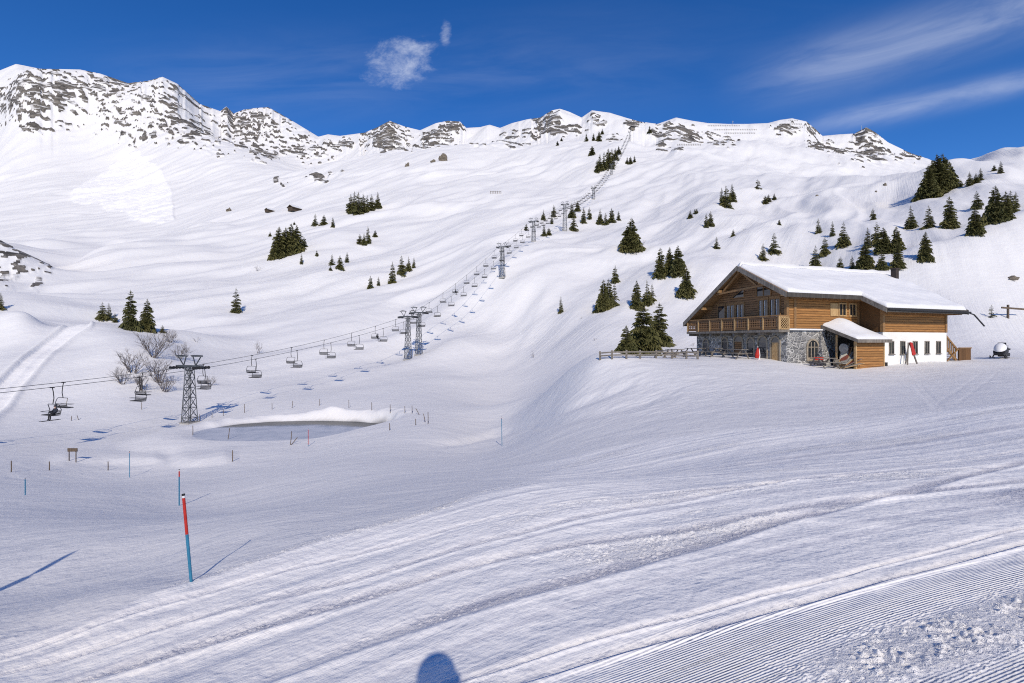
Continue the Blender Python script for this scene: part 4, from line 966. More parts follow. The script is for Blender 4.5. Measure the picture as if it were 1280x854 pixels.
# sunlit long side boards (a cladding sheet of its own colour)
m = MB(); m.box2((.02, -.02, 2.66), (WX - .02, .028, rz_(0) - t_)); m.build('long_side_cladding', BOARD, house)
m = MB(); m.box2((WX, WY, -1), (L1, -.03, 2.45)); m.build('plaster_wall', PLASTER, house)
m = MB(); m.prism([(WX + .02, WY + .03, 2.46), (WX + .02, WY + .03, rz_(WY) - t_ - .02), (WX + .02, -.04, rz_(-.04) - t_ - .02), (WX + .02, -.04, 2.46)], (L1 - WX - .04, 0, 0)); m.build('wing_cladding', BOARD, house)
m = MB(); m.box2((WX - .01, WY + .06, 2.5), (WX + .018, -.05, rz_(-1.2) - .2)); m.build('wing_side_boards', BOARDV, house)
m = MB(); m.box2((WX - .05, WY - .05, 2.46), (WX + .22, WY + .2, rz_(WY) - t_)); m.build('corner_log', BEAM, house)
m = MB(); m.box2((L1 - .2, WY - .05, 2.46), (L1 + .05, WY + .2, rz_(WY) - t_)); m.build('corner_log', BEAM, house)
m = MB(); m.box2((-.06, -.06, 2.66), (.22, .2, rz_(0) - t_)); m.build('corner_log', BEAM, house)
m = MB(); m.box2((.75, -.09, 2.66), (1.0, .05, rz_(0) - t_)); m.build('corner_log', BEAM, house)
m = MB(); m.box2((-.06, W - .2, 2.66), (.2, W + .06, rz_(W) - t_)); m.build('corner_log', BEAM, house)
m = MB(); m.box2((WX - .3, -.09, 2.66), (WX - .08, .05, rz_(0) - t_)); m.build('corner_log', BEAM, house)
# snow ledge over the stone
m = MB(); m.box2((-.1, -.22, 2.58), (4.2, -.02, 2.72)); m.build('ledge_snow', SOFT, house, bevel=.04)
# roof deck and its edge boards
PR = [(-1.3, YR), (-1.3, -1.1), (7.3, -1.1), (7.3, -3.2), (18.0, -3.2), (20.2, YR)]
PLF = [(-1.3, YR), (20.2, YR), (19.6, 11.1), (-1.3, 11.1)]
m = MB()
m.prism([(x, y, rz_(y) - .002 if y <= YR else 0) for x, y in PR], (0, 0, -.2)); m.prism([(x, y, rz_(y)) for x, y in PLF], (0, 0, -.2))
roof = m.build('roof', BEAM, house)
m = MB()
def edge(p, q, w=.06, h=.42, up=.06, m=None):
    own = m is None; m = m or MB()
    p, q = Vector(p), Vector(q); d = (q - p).normalized(); sd = Vector((d.y, -d.x, 0)).normalized() * w
    m.prism([p + Vector((0, 0, up)), q + Vector((0, 0, up)), q + Vector((0, 0, up - h)), p + Vector((0, 0, up - h))], sd)
    m.build('barge_board' if h > .4 else 'eave_board', GREYWOOD if h > .4 else SHINGLE, roof)
P3 = lambda x, y: (x, y, rz_(y))
edge(P3(-1.3, 11.1), P3(-1.3, YR)); edge(P3(-1.3, YR), P3(-1.3, -1.1)); edge(P3(7.3, -1.12), P3(7.3, -3.2))
edge(P3(18.02, -3.2), P3(20.22, YR)); edge(P3(20.22, YR), P3(19.62, 11.1))
edge(P3(-1.3, -1.1), P3(7.3, -1.1), .07, .36, .04); edge(P3(7.3, -3.2), P3(18.0, -3.2), .07, .36, .04); edge(P3(19.6, 11.1), P3(-1.3, 11.1), .07, .36, .04)
m.build('eave_board', SHINGLE, roof)
m = MB(); m.tube([(18.0, -3.3, rz_(-3.2) - .2), (18.25, -3.35, rz_(-3.2) - .28), (18.5, -3.4, rz_(-3.2) - .35), (20.0, -3.4, rz_(-3.2) - 1.35)], .06, 8); m.tube([(7.3, -3.34, rz_(-3.2) - .1), (18.1, -3.34, rz_(-3.2) - .16)], .08, 8); m.build('gutter', DARK, roof)
# purlins under the front overhang, with pale ends
for y in (-.55, 1.7, YR, 6.4, 8.6, 10.6):
    z = rz_(y) - .36; m = MB(); e = MB(); m.box2((-1.12, y - .13, z - .14), (.4, y + .13, z + .14))
    e.box2((-1.15, y - .13, z - .14), (-1.122, y + .13, z + .14))
    m.build('purlin', BEAM, roof); e.build('purlin_end', PALE, roof)
m = MB(); m.bar((-.95, YR - .1, ZR - .5), (-.95, 2.0, 6.35), .14); m.bar((-.95, YR + .1, ZR - .5), (-.95, 6.0, 6.3), .14); m.bar((-.95, 1.2, 6.45), (-.95, 6.9, 6.1), .16); m.build('gable_truss', BEAM, roof)
m = MB()
for k in range(13):
    x = 8.9 + k * .7; m.box2((x, -3.1, rz_(-3.1) - .42), (x + .1, WY, rz_(-3.1) - .24))
for k in range(11):
    x = .3 + k * .75; m.box2((x, -1.05, rz_(-1.05) - .42), (x + .1, -.03, rz_(-1.05) - .24))
m.build('rafter_tail', BEAM, roof)
def roof_snow(poly, name, T, rnd, parent, seed, zf):
    pl = np.array(poly); xs = np.unique(np.concatenate([np.linspace(pl[:, 0].min(), pl[:, 0].max(), 110), pl[:, 0]])); ys = np.unique(np.concatenate([np.linspace(pl[:, 1].min(), pl[:, 1].max(), 60), pl[:, 1]]))
    gx, gy = np.meshgrid(xs, ys); d = np.full(gx.shape, 9.0)
    for i in range(len(pl)):
        a, b = pl[i], pl[(i + 1) % len(pl)]
        if abs(a[1] - YR) < .01 and abs(b[1] - YR) < .01: continue
        v = b - a; t = np.clip(((gx - a[0]) * v[0] + (gy - a[1]) * v[1]) / (v @ v), 0, 1)
        d = np.minimum(d, np.hypot(gx - a[0] - t * v[0], gy - a[1] - t * v[1]))
    ins = inside(gx, gy, pl) | (d < .02)
    d = np.where(ins, d, 0); q = np.clip(d / rnd, 0, 1)
    th = (T + .17 * fbm(gx / 3.0, gy / 2.0, 3, seed)) * np.sqrt(1 - (1 - q) ** 2) + .03
    gz = zf(gy) + .012 + th
    ny, nx = gx.shape; bm = MB(); V = np.stack([gx, gy, gz], -1).reshape(-1, 3).tolist(); fs = []
    cm = (gx[:-1, :-1] + gx[1:, 1:]) / 2, (gy[:-1, :-1] + gy[1:, 1:]) / 2
    keep = inside(cm[0], cm[1], pl)
    for j in range(ny - 1):
        for i in range(nx - 1):
            if keep[j, i]: k = j * nx + i; fs.append((k, k + 1, k + 1 + nx, k + nx))
    bm.add(V, fs); o = bm.build(name, SOFT, parent, smooth=True, fix=False)
    bb = bmesh.new(); bb.from_mesh(o.data); bmesh.ops.delete(bb, geom=[v for v in bb.verts if not v.link_faces], context='VERTS')
    ed = [e for e in bb.edges if len(e.link_faces) == 1]; r = bmesh.ops.extrude_edge_only(bb, edges=ed)
    for v in r['geom']:
        if isinstance(v, bmesh.types.BMVert): v.co.z = float(zf(np.array(v.co.y))) + .008
    bmesh.ops.recalc_face_normals(bb, faces=bb.faces); bb.to_mesh(o.data); bb.free()
    return o
PS = [(-1.02, YR), (-1.02, -1.04), (7.42, -1.04), (7.42, -3.16), (17.9, -3.16), (20.1, YR)]
zR = lambda y: ZR - SR * (YR - y); zL = lambda y: ZR - SL * (y - YR)
roof_snow(PS, 'roof_snow', .22, .20, roof, 5, zR)
roof_snow([(-1.02, YR), (20.1, YR), (19.5, 11.0), (-1.02, 11.0)], 'roof_snow', .50, .45, roof, 9, zL)
m = MB(); m.box2((17.95, 2.75, 6.5), (18.4, 3.25, 8.95)); m.box2((17.88, 2.68, 8.95), (18.47, 3.32, 9.05)); m.build('chimney', simple('soot_brick', (.06, .045, .04), (.035, .03, .028), 9, .9), roof, bevel=.012)

# windows and doors.  plane 'g': gable (faces -x), plane 's': long side (faces -y)
def window(plane, off, c, z0, z1, wd, name='window', leaves=1, frame=PALE, arch=False, curtains=False, stone=False, fw=.09, poly=None):
    T = (lambda a, z, o: (off - o, a, z)) if plane == 'g' else (lambda a, z, o: (a, off - o, z))
    sh = poly or ([(c - wd / 2, z0), (c + wd / 2, z0)] + ([(c + wd / 2 * math.cos(k * math.pi / 8), z1 - wd / 2 + wd / 2 * math.sin(k * math.pi / 8)) for k in range(9)] if arch else [(c + wd / 2, z1), (c - wd / 2, z1)]))
    cc = Vector((sum(p[0] for p in sh) / len(sh), sum(p[1] for p in sh) / len(sh)))
    m = MB(); n = len(sh); big = [cc + (Vector(p) - cc) * (1 + (2.2 if stone else 2) * fw / max(wd, .6)) for p in sh]
    for i in range(n):
        a, b = sh[i], sh[(i + 1) % n]; A, B = big[i], big[(i + 1) % n]
        o = .07
        m.add([T(*a, -.02), T(*b, -.02), T(*B, -.02), T(*A, -.02), T(*a, o), T(*b, o), T(*B, o), T(*A, o)], [(0, 1, 2, 3), (4, 7, 6, 5), (0, 4, 5, 1), (2, 6, 7, 3), (1, 5, 6, 2), (3, 7, 4, 0)])
    w = m.build(name, frame, house)
    m = MB(); m.add([T(*p, .006) for p in sh], [tuple(range(n))]); m.build('pane', GLASS, w)
    m = MB(); ok = False
    for k in range(1, leaves):
        x = c - wd / 2 + wd * k / leaves; a, b = T(x - .035, z0, -.01), T(x + .035, z1 - (.15 if arch else 0), .05); m.box2(a, b); ok = True
    if arch: m.box2(T(c - wd / 2, z1 - wd / 2 - .03, -.01), T(c + wd / 2, z1 - wd / 2 + .03, .05)); ok = True
    if ok: m.build('mullion', frame, w)
    if curtains:
        m = MB()
        for k in range(leaves):
            x = c - wd / 2 + wd * (k + .5) / leaves; s = wd / leaves
            m.box2(T(x + s * .14, z0 + .05, .010), T(x + s * .29, z1 - .06, .018))
        m.build('curtain', CURTAIN, w)
    return w
WOODF = BEAM
window('g', .03, 2.35, 2.75, 5.25, .95, 'balcony_door', 2, WOODF, curtains=True); window('g', .03, 1.15, 2.75, 5.25, .95, 'balcony_door', 2, WOODF, curtains=True)
window('g', .03, 7.25, 2.75, 5.05, .85, 'balcony_door', 1, WOODF); window('g', .03, 6.1, 2.75, 5.05, .95, 'balcony_door', 2, WOODF, curtains=True); window('g', .03, 4.95, 2.75, 5.05, .9, 'balcony_door', 2, WOODF, curtains=True)
window('g', .03, 2.35, 5.62, 6.4, 1.4, 'gable_window', 2, WOODF, poly=[(1.6, 5.62), (3.05, 5.62), (3.05, 6.45), (2.5, 6.45), (1.6, 6.05)])
window('g', .03, 5.2, 5.75, 6.45, 1.2, 'gable_window', 1, WOODF, poly=[(4.5, 5.72), (5.95, 5.72), (4.5, 6.5)])
ARCH = simple('dressed_stone', (.36, .31, .24), (.26, .22, .17), 4, .85, bump=.02)
for c, wd, z0, z1, nm in ((9.35, .62, .35, 1.85, 'arched_window'), (6.8, .66, .1, 1.95, 'arched_window'), (5.15, .95, -.2, 2.15, 'arched_door'), (3.72, .72, .1, 1.95, 'arched_window'), (2.42, .85, -.1, 2.05, 'arched_window'), (1.1, .8, .0, 2.0, 'arched_door')):
    w = window('g', .0, c, z0, z1, wd, nm, 1, ARCH, arch=True, fw=.12)
    if nm == 'arched_door':
        T = MB(); T.box2((-.03, c - wd / 2 + .06, z0), (-.012, c + wd / 2 - .06, z1 - wd * .55)); T.build('door_leaf', GABLE if c > 3 else PALE, w)
window('s', .0, 2.95, .3, 1.75, 1.15, 'arched_window', 3, ARCH, arch=True, fw=.16)
window('s', -.02, 6.5, 3.95, 4.9, .75, 'window', 2, PALE); window('s', -.02, 7.75, 3.95, 4.9, .75, 'window', 2, PALE)
m = MB(); m.box2((5.0, -.075, 3.85), (5.95, -.024, 4.95)); m.build('shutter', PALE, house)
for c in (9.7, 11.15, 12.8, 14.4, 16.0):
    w = window('s', WY, c, .62, 1.6, .5, 'window', 2, GREYWOOD, fw=.06)
    MB().box2((c - .36, WY - .13, .5), (c + .36, WY - .002, .57)).build('sill', GREYWOOD, w)
m = MB()
for k in range(7): m.box2((1.1 + k * .72, -.13, 5.2), (1.6 + k * .72, -.026, 5.32))
m.build('vent_board', PALE, house)
m = MB()
for k in range(6): m.box2((9.2 + k * 1.3, WY - .02, 4.25), (10.1 + k * 1.3, WY + .02, 4.36))
m.build('vent_board', PALE, house)
# balcony
bal = MB(); bal.box2((-1.2, -.3, 2.42), (.02, 10.75, 2.62))
for k in range(8): bal.box2((-1.1, .2 + k * 1.45, 2.2), (-.01, .38 + k * 1.45, 2.418))
balc = bal.build('balcony', GREYWOOD, house)
m = MB(); m.box2((-1.24, -.34, 3.72), (-1.08, 10.78, 3.82)); m.box2((-1.075, -.34, 3.72), (0, -.2, 3.82)); m.build('handrail', BEAM, balc)
ys = [-.27 + k * (10.9 / 7) for k in range(8)]
for y in ys: m = MB(); m.box2((-1.21, y - .06, 2.625), (-1.09, y + .06, 3.715)); m.build('post', PALE, balc)
for y0, y1 in zip(ys[:-1], ys[1:]):
    n = 6; s = (y1 - y0 - .14) / n; m = MB()
    for k in range(n):
        c = y0 + .07 + s * (k + .5); h = s * .5 - .006
        pr = [(h, 2.74), (h, 2.86), (h * .45, 2.98), (h, 3.10), (h * .35, 3.19), (h, 3.28), (h * .45, 3.40), (h, 3.52), (h, 3.62)]
        m.prism([(-1.16, c + a, z) for a, z in pr] + [(-1.16, c - a, z) for a, z in reversed(pr)], (.03, 0, 0))
    m.box2((-1.18, y0 + .06, 2.68), (-1.11, y1 - .06, 2.74)); m.box2((-1.18, y0 + .06, 3.62), (-1.11, y1 - .06, 3.68))
    m.build('carved_panel', GABLE, balc)
m = MB(); m.box2((-1.07, -.30, 2.64), (-.01, -.24, 2.72)); m.box2((-1.07, -.30, 3.6), (-.01, -.24, 3.7)); m.box2((-1.08, -.3, 2.64), (-1.0, -.24, 3.7)); m.box2((-.09, -.3, 2.64), (-.01, -.24, 3.7))
for k in range(4):
    x0 = -1.0 + k * .23
    for j in range(4):
        z0 = 2.72 + j * .22; m.bar((x0, -.27, z0), (x0 + .23, -.27, z0 + .22), .045, .03); m.bar((x0 + .23, -.262, z0), (x0, -.262, z0 + .22), .045, .03)
m.build('lattice_panel', PALE, balc)
# lean-to shed
shed = empty('lean_to', (0, 0, 0), 0, parent=house)
zs_ = lambda y: 3.0 + (y / 3.1) * 1.22
m = MB(); m.box2((4.35, -2.68, -.8), (7.75, -2.6, 1.62)); m.build('front_wall', BOARD, shed)
m = MB(); m.box2((4.32, -2.72, -.8), (4.44, -2.55, 1.66)); m.build('post', PALE, shed)
m = MB(); m.box2((7.65, -2.72, -.8), (7.78, -2.55, 1.66)); m.build('post', PALE, shed)
m = MB(); m.box2((4.1, -1.3, -.8), (4.22, -1.18, 2.2)); m.build('post', PALE, shed)
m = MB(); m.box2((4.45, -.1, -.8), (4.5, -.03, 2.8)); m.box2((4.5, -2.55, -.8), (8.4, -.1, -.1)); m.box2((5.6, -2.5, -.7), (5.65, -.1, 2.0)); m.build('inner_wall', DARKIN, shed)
m = MB(); m.prism([(3.95, -.02, zs_(0)), (8.1, -.02, zs_(0)), (7.95, -3.1, zs_(-3.1)), (3.95, -3.1, zs_(-3.1))], (0, 0, -.14)); sr = m.build('roof', GREYWOOD, shed)
m = MB(); m.box2((3.9, -3.17, zs_(-3.1) - .22), (8.0, -3.104, zs_(-3.1) + .05)); m.bar((3.9, -.02, zs_(0) - .05), (3.9, -3.1, zs_(-3.1) - .05), .08, .24); m.build('eave_board', DARKIN if False else GREYWOOD, sr)
gx, gy = np.meshgrid(np.linspace(4.05, 7.9, 40), np.linspace(-3.02, -.05, 34)); d = np.minimum(np.minimum(gx - 4.05, 7.9 - gx), gy + 3.02); q = np.clip(d / .5, 0, 1)
th = (.22 + .55 * np.exp(-((gx - 6.1) / 1.1) ** 2 - ((gy + .5) / 1.3) ** 2)) * np.sqrt(1 - (1 - q) ** 2) + .02
mm = MB(); mm.add(np.stack([gx, gy, zs_(gy) + th], -1).reshape(-1, 3).tolist(), [(j * 40 + i, j * 40 + i + 1, j * 40 + i + 41, j * 40 + i + 40) for j in range(33) for i in range(39)]); mm.build('roof_snow', SOFT, sr, smooth=True)
# round plate on the shed side
m = MB(); m.tube([(4.06, -1.9, 1.1), (4.03, -1.9, 1.1)], .38, 20); m.build('round_plate', GREY, shed)
# outside stair at the right end
st_ = empty('outside_stair', (0, 0, 0), 0, parent=house)
m = MB(); m.box2((19.2, -1.9, -.8), (21.0, -1.8, 1.0)); m.build('side_panel', BOARDV, st_)
m = MB(); m.bar((17.35, -1.7, 2.4), (19.3, -1.7, .9), .1, .16); m.bar((17.3, -1.7, 1.4), (19.2, -1.7, -.1), .1, .22); m.bar((17.3, -.3, 1.4), (19.2, -.3, -.1), .1, .22)
m.bar((19.15, -1.92, 1.05), (21.05, -1.92, 1.05), .1, .1); m.bar((17.3, -1.86, -.3), (19.2, -1.86, 1.0), .09, .1); m.build('rail', BEAM, st_)
m = MB()
for k in range(7): m.box2((17.4 + k * .26, -1.65, 1.25 - k * .2), (17.72 + k * .26, -.35, 1.3 - k * .2))
m.build('step', GREYWOOD, st_)
m = MB()
for k in range(6): m.box2((17.5 + k * .3, -1.74, .9 - k * .23), (17.58 + k * .3, -1.66, 2.25 - k * .23))
m.build('baluster', BEAM, st_)

# ================================================================ around the chalet
def hloc(x, y): 
    p = CHM @ Vector((x, y, 0)); return Vector((p.x, p.y, ground(p.x, p.y)))
# wooden A-frame with a red board in front of the white wall
p = hloc(11.2, -2.75); e_ = empty('easel', p, RZH, 'tall wooden easel with a red board leaning at the white wall', 'easel')
m = MB(); m.bar((-.62, 0, -.15), (-.12, .25, 1.85), .09); m.build('leg', GREYWOOD, e_)
m = MB(); m.bar((.72, 0, -.15), (.05, .25, 1.85), .09); m.build('leg', GREYWOOD, e_)
m = MB(); m.bar((.05, .3, 1.8), (.1, .6, -.1), .08); m.build('leg', GREYWOOD, e_)
m = MB(); m.prism([(-.08, .12, 1.9), (.22, .12, 1.85), (.52, .02, .85), (.1, .02, .75)], (0, .06, 0)); m.build('board', RED, e_)
# furled red parasol on the terrace
p = hit(946, 449.5); e_ = empty('parasol', p, .3, 'furled red and white parasol leaning over the terrace in front of the stone wall', 'parasol'); e_.rotation_euler = (0, .10, .3); e_.scale = (.72, .72, .72)
m = MB(); m.tube([(0, 0, -.1), (0, 0, 1.55)], .03, 8); m.build('pole', WHITE, e_)
m = MB(); m.tube([(0, 0, .15), (0, 0, .5), (0, 0, 1.0), (0, 0, 1.42)], [.20, .26, .17, .03], 11); m.build('canopy', RED, e_)
m = MB(); m.tube([(.30, 0, -.05), (.30, 0, .5), (.26, 0, 1.3)], [.10, .12, .02], 9); m.build('valance', WHITE, e_)
# terrace tables with benches
def table(loc, rz, lab):
    t = empty('picnic_table', loc, rz, lab, 'picnic table', 'terrace tables')
    m = MB()
    for k in range(4): m.box((0, -.3 + .2 * k, .74), (2.1, .18, .05))
    m.build('table_top', GREYWOOD, t)
    for s in (-1, 1):
        m = MB(); m.box((0, s * .7, .43), (2.1, .26, .05)); m.build('bench', GREYWOOD, t)
    for s in (-1, 1):
        m = MB(); m.bar((s * .8, -.75, -.1), (s * .8, -.18, .72), .08); m.bar((s * .8, .75, -.1), (s * .8, .18, .72), .08); m.bar((s * .8, -.8, .38), (s * .8, .8, .38), .07); m.build('leg', GREYWOOD, t)
TB = [(-3.6, 9.6, 1.5, 'wooden picnic table at the far left end of the terrace'), (-3.2, 7.2, 1.5, 'wooden picnic table second from the left on the terrace'), (-3.4, 4.8, 1.45, 'wooden picnic table in front of the arched door'), (-2.9, 2.6, 1.6, 'wooden picnic table next to the red parasol'), (-5.6, 8.5, 1.5, 'wooden picnic table in the outer row by the fence'), (2.2, -1.6, 0, 'wooden table under the arched window of the sunlit side')]
for x, y, rz, lab in TB: table(hloc(x, y), RZH + rz, lab)
def bench(loc, rz, lab, c):
    t = empty('bench', loc, rz, lab, 'bench', 'benches at the chalet'); t.scale = (.75, .75, .75)
    MB().box((0, 0, .42), (1.5, .4, .06)).build('seat', c, t); MB().box((0, .2, .75), (1.5, .05, .32)).build('backrest', c, t)
    for s in (-1, 1): m = MB(); m.bar((s * .65, -.15, -.1), (s * .65, -.15, .4), .07); m.bar((s * .65, .18, -.1), (s * .65, .2, .9), .07); m.build('leg', GREYWOOD, t)
bench(hloc(2.9, -.75), RZH, 'low red bench against the stone wall under the sunlit arched window', RED)
bench(hloc(3.7, -1.75), RZH + .2, 'plain wooden bench beside the stack of folded deckchairs', GREYWOOD)
# folded deckchairs leaning by the shed: each of them
rr = random.Random(4)
DCN = ['lowest', 'second from bottom', 'steepest', 'leftmost', 'topmost', 'rightmost']
for i in range(6):
    q = hloc(3.55 + .13 * i, -2.3 + .1 * i); d = empty('deckchair', q + Vector((0, 0, .12 + .12 * i)), RZH + .25 * (i - 2.5), f'folded wooden deckchair, {DCN[i]} in the untidy stack by the shed', 'deckchair', 'folded deckchairs'); d.rotation_euler = (0, -.25 - .16 * i, RZH + .18 * (i - 2.5))
    m = MB()
    for s in (-.28, .28): m.bar((-.2, s, 0), (1.45, s, 0), .05, .035)
    for x in (-.15, .6, 1.4): m.bar((x, -.28, 0), (x, .28, 0), .045, .03)
    m.build('frame', GREYWOOD if i % 2 else PALE, d)
    m = MB(); m.box((.62, 0, .03), (1.3, .48, .012)); m.build('canvas', simple('canvas_%d' % i, [(.35, .33, .30), (.22, .07, .05), (.5, .48, .42)][i % 3], None, 9, .9), d)
# terrace fence
fa = [hit(u, v) for u, v in ((750, 450), (765, 449), (783, 448.6), (800, 448.3), (820, 448), (840, 448.5), (858, 448.8), (872, 449.3))]
f_ = empty('terrace_fence', fa[0], 0, 'low weathered wooden fence along the edge of the terrace', 'fence'); b0 = fa[0]
m = MB()
for i, q in enumerate(fa):
    MB().box((0, 0, .2), (.14, .14, 1.0)).build('post', GREYWOOD, f_, loc=q - b0)
for h in (.32, .55):
    m = MB()
    for a, b in zip(fa[:-1], fa[1:]): m.bar(a - b0 + Vector((0, -.09, h)), b - b0 + Vector((0, -.09, h)), .05, .11)
    m.build('rail', GREYWOOD, f_)
# barrier at the right edge
p = hit(1260, 398); k = p.y / F; g_ = empty('wooden_barrier', p, .2, 'dark wooden barrier beam on a braced post at the right edge', 'barrier')
m = MB(); m.bar((0, 0, -.3), (0, 0, 17 * k), .22); m.build('post', WOODP, g_); m = MB(); m.bar((.1, .1, 9 * k), (5 * k, .6, -.2), .12); m.build('brace', WOODP, g_); m = MB(); m.bar((-12 * k, -.16, 13.2 * k), (26 * k, -.16, 11.4 * k), .16, .26); m.build('beam', WOODP, g_)
# snowmobile
p = hit(1253, 447.5); sm = empty('snowmobile', p, math.radians(215), 'black snowmobile with a thick white cap of snow on its bonnet', 'snowmobile'); sm.scale = (1.12, 1.12, 1.12)
m = MB(); m.add([(1.45, -.30, .35), (1.45, .30, .35), (1.2, -.42, .62), (1.2, .42, .62), (.35, -.46, .98), (.35, .46, .98), (.2, -.46, .30), (.2, .46, .30), (1.3, -.36, .25), (1.3, .36, .25)], [(0, 1, 3, 2), (2, 3, 5, 4), (4, 5, 7, 6), (6, 7, 9, 8), (8, 9, 1, 0), (0, 2, 8), (2, 4, 6, 8), (1, 9, 3), (3, 9, 7, 5)]); m.build('bonnet', BLACK, sm, bevel=.03)
m = MB(); m.box((-.55, 0, .62), (1.5, .42, .22)); m.box((-1.2, 0, .80), (.12, .40, .35)); m.build('seat', BLACK, sm, bevel=.05)
m = MB(); m.prism([(.35, -.25, .12), (-1.45, -.25, .12), (-1.62, -.25, .28), (-1.5, -.25, .46), (.3, -.25, .46), (.55, -.25, .3)], (0, .5, 0)); m.build('track', DARK, sm, bevel=.03)
for s in (-.48, .48):
    m = MB(); m.add([(.4, s - .08, .03), (.4, s + .08, .03), (1.7, s + .08, .03), (1.7, s - .08, .03), (2.0, s, .30), (.4, s - .08, .08), (.4, s + .08, .08), (1.7, s + .08, .08), (1.7, s - .08, .08), (2.0, s, .33)], [(0, 1, 2, 3), (3, 2, 4), (5, 8, 7, 6), (8, 9, 7), (0, 5, 6, 1), (1, 6, 7, 2), (2, 7, 9, 4), (4, 9, 8, 3), (3, 8, 5, 0)]); m.bar((1.0, s, .06), (.85, s * .7, .5), .07); m.build('ski', BLACK, sm)
m = MB(); m.add([(.42, -.36, .98), (.42, .36, .98), (.12, .28, 1.42), (.12, -.28, 1.42), (.44, -.36, .98), (.44, .36, .98), (.14, .28, 1.43), (.14, -.28, 1.43)], [(0, 1, 2, 3), (4, 7, 6, 5), (0, 4, 5, 1), (1, 5, 6, 2), (2, 6, 7, 3), (3, 7, 4, 0)]); m.build('windshield', BLACK, sm)
m = MB(); m.tube([(.05, -.42, 1.12), (.15, -.12, 1.08), (.15, .12, 1.08), (.05, .42, 1.12)], .03, 8); m.bar((.15, 0, 1.08), (.35, 0, .8), .06); m.build('handlebar', BLACK, sm)
bm = bmesh.new(); bmesh.ops.create_icosphere(bm, subdivisions=4, radius=1)
for v in bm.verts: v.co = Vector((v.co.x * .62 + .80, v.co.y * .44, max(v.co.z, -.2) * .46 + .90 - .25 * max(v.co.x, -.2)))
me = bpy.data.meshes.new('snow_cap'); bm.to_mesh(me); bm.free(); me.polygons.foreach_set('use_smooth', [True] * len(me.polygons)); me.materials.append(SOFT); o = bpy.data.objects.new('snow_cap', me); COL.objects.link(o); o.parent = sm
m = MB(); m.box((-1.1, -.0, .80), (.6, .6, .16)); m.build('rear_rack', DARK, sm, bevel=.02)

# ================================================================ far huts, snow barriers, summit marks
def hut(u, v, wpx, lab):
    p = hit(u, v); k = p.y / F; w = wpx * k; h = empty('mountain_hut', p, 1.1, lab, 'hut', 'far huts')
    MB().box((0, 0, w * .10), (w, w * .6, w * .36)).build('wall', BARK, h)
    m = MB(); m.prism([(-w * .55, -w * .4, w * .26), (-w * .55, 0, w * .50), (-w * .55, w * .4, w * .26), (-w * .55, w * .4, w * .20), (-w * .55, 0, w * .44), (-w * .55, -w * .4, w * .20)], (w * 1.1, 0, 0)); r_ = m.build('roof', BARK, h)
    m = MB(); m.prism([(-w * .53, -w * .38, w * .28), (-w * .53, 0, w * .51), (-w * .53, w * .38, w * .28), (-w * .53, w * .38, w * .33), (-w * .53, 0, w * .58), (-w * .53, -w * .38, w * .33)], (w * 1.06, 0, 0)); m.build('roof_snow', SOFT, r_)
hut(368, 264, 13, 'dark brown hut half buried in snow on the far left slope'); hut(337, 265.5, 9, 'smaller snow covered hut left of the dark brown hut')
BR = [(905, 158, 40, 'uppermost long snow barrier on the right ridge'), (920, 163, 55, 'second long snow barrier below the right ridge crest'), (925, 167.5, 38, 'third snow barrier below the right ridge crest'), (992, 151.5, 12, 'short uppermost snow barrier on the rounded right summit'), (992, 156, 20, 'middle snow barrier on the rounded right summit'), (992, 160, 22, 'lowest snow barrier on the rounded right summit'), (862, 182, 30, 'lone faint snow barrier below the rocks right of the lift'), (620, 242, 14, 'tiny row of fence posts on the central slope')]
for (u, v, wpx, lab) in BR:
    pts = [hit(u - wpx / 2 + i * 2.2, v - (i * 2.2 - wpx / 2) * .0, 300) for i in range(int(wpx / 2.2) + 1)]
    b = empty('snow_barrier', pts[0], 0, lab, 'snow barrier', 'snow barriers on the slopes'); m = MB()
    for q in pts: m.bar(q - pts[0] + Vector((0, 0, -.5)), q - pts[0] + Vector((0, -.6, 2.0)), .42)
    m.build('post', GREYWOOD, b)
    m = MB()
    for a_, c_ in zip(pts[:-1], pts[1:]):
        if (a_ - c_).length < 9: m.bar(a_ - pts[0] + Vector((0, -.5, 1.5)), c_ - pts[0] + Vector((0, -.5, 1.5)), .2)
    if m.v: m.build('rail', GREYWOOD, b)
for (u, v, h, nm, lab) in ((1077, 164, 7, 'summit_mast', 'thin mast on the sharp right hand summit'), (916, 156, 5, 'summit_cross', 'tiny cross on the flat right ridge crest')):
    p = hit(u, v, 500); H = h * p.y / F; m = MB(); m.tube([(0, 0, -1), (0, 0, H)], [.35, .2], 6)
    if 'cross' in nm: m.bar((-H * .2, 0, H * .7), (H * .2, 0, H * .7), .4)
    tag(m.build(nm, GREY, loc=p), lab, 'mast' if 'mast' in nm else 'cross')
# upper lift station
p = hit(790, 163, 500); k = p.y / F; s_ = empty('lift_station', p, .3, 'small dark upper station of the chairlift on the ridge', 'lift station')
MB().box((0, 0, 1.5), (6, 6, 4.4)).build('wall', GREYWOOD, s_); m = MB(); m.box((0, 0, 3.9), (8, 9, .5)); m.build('roof', DARK, s_)
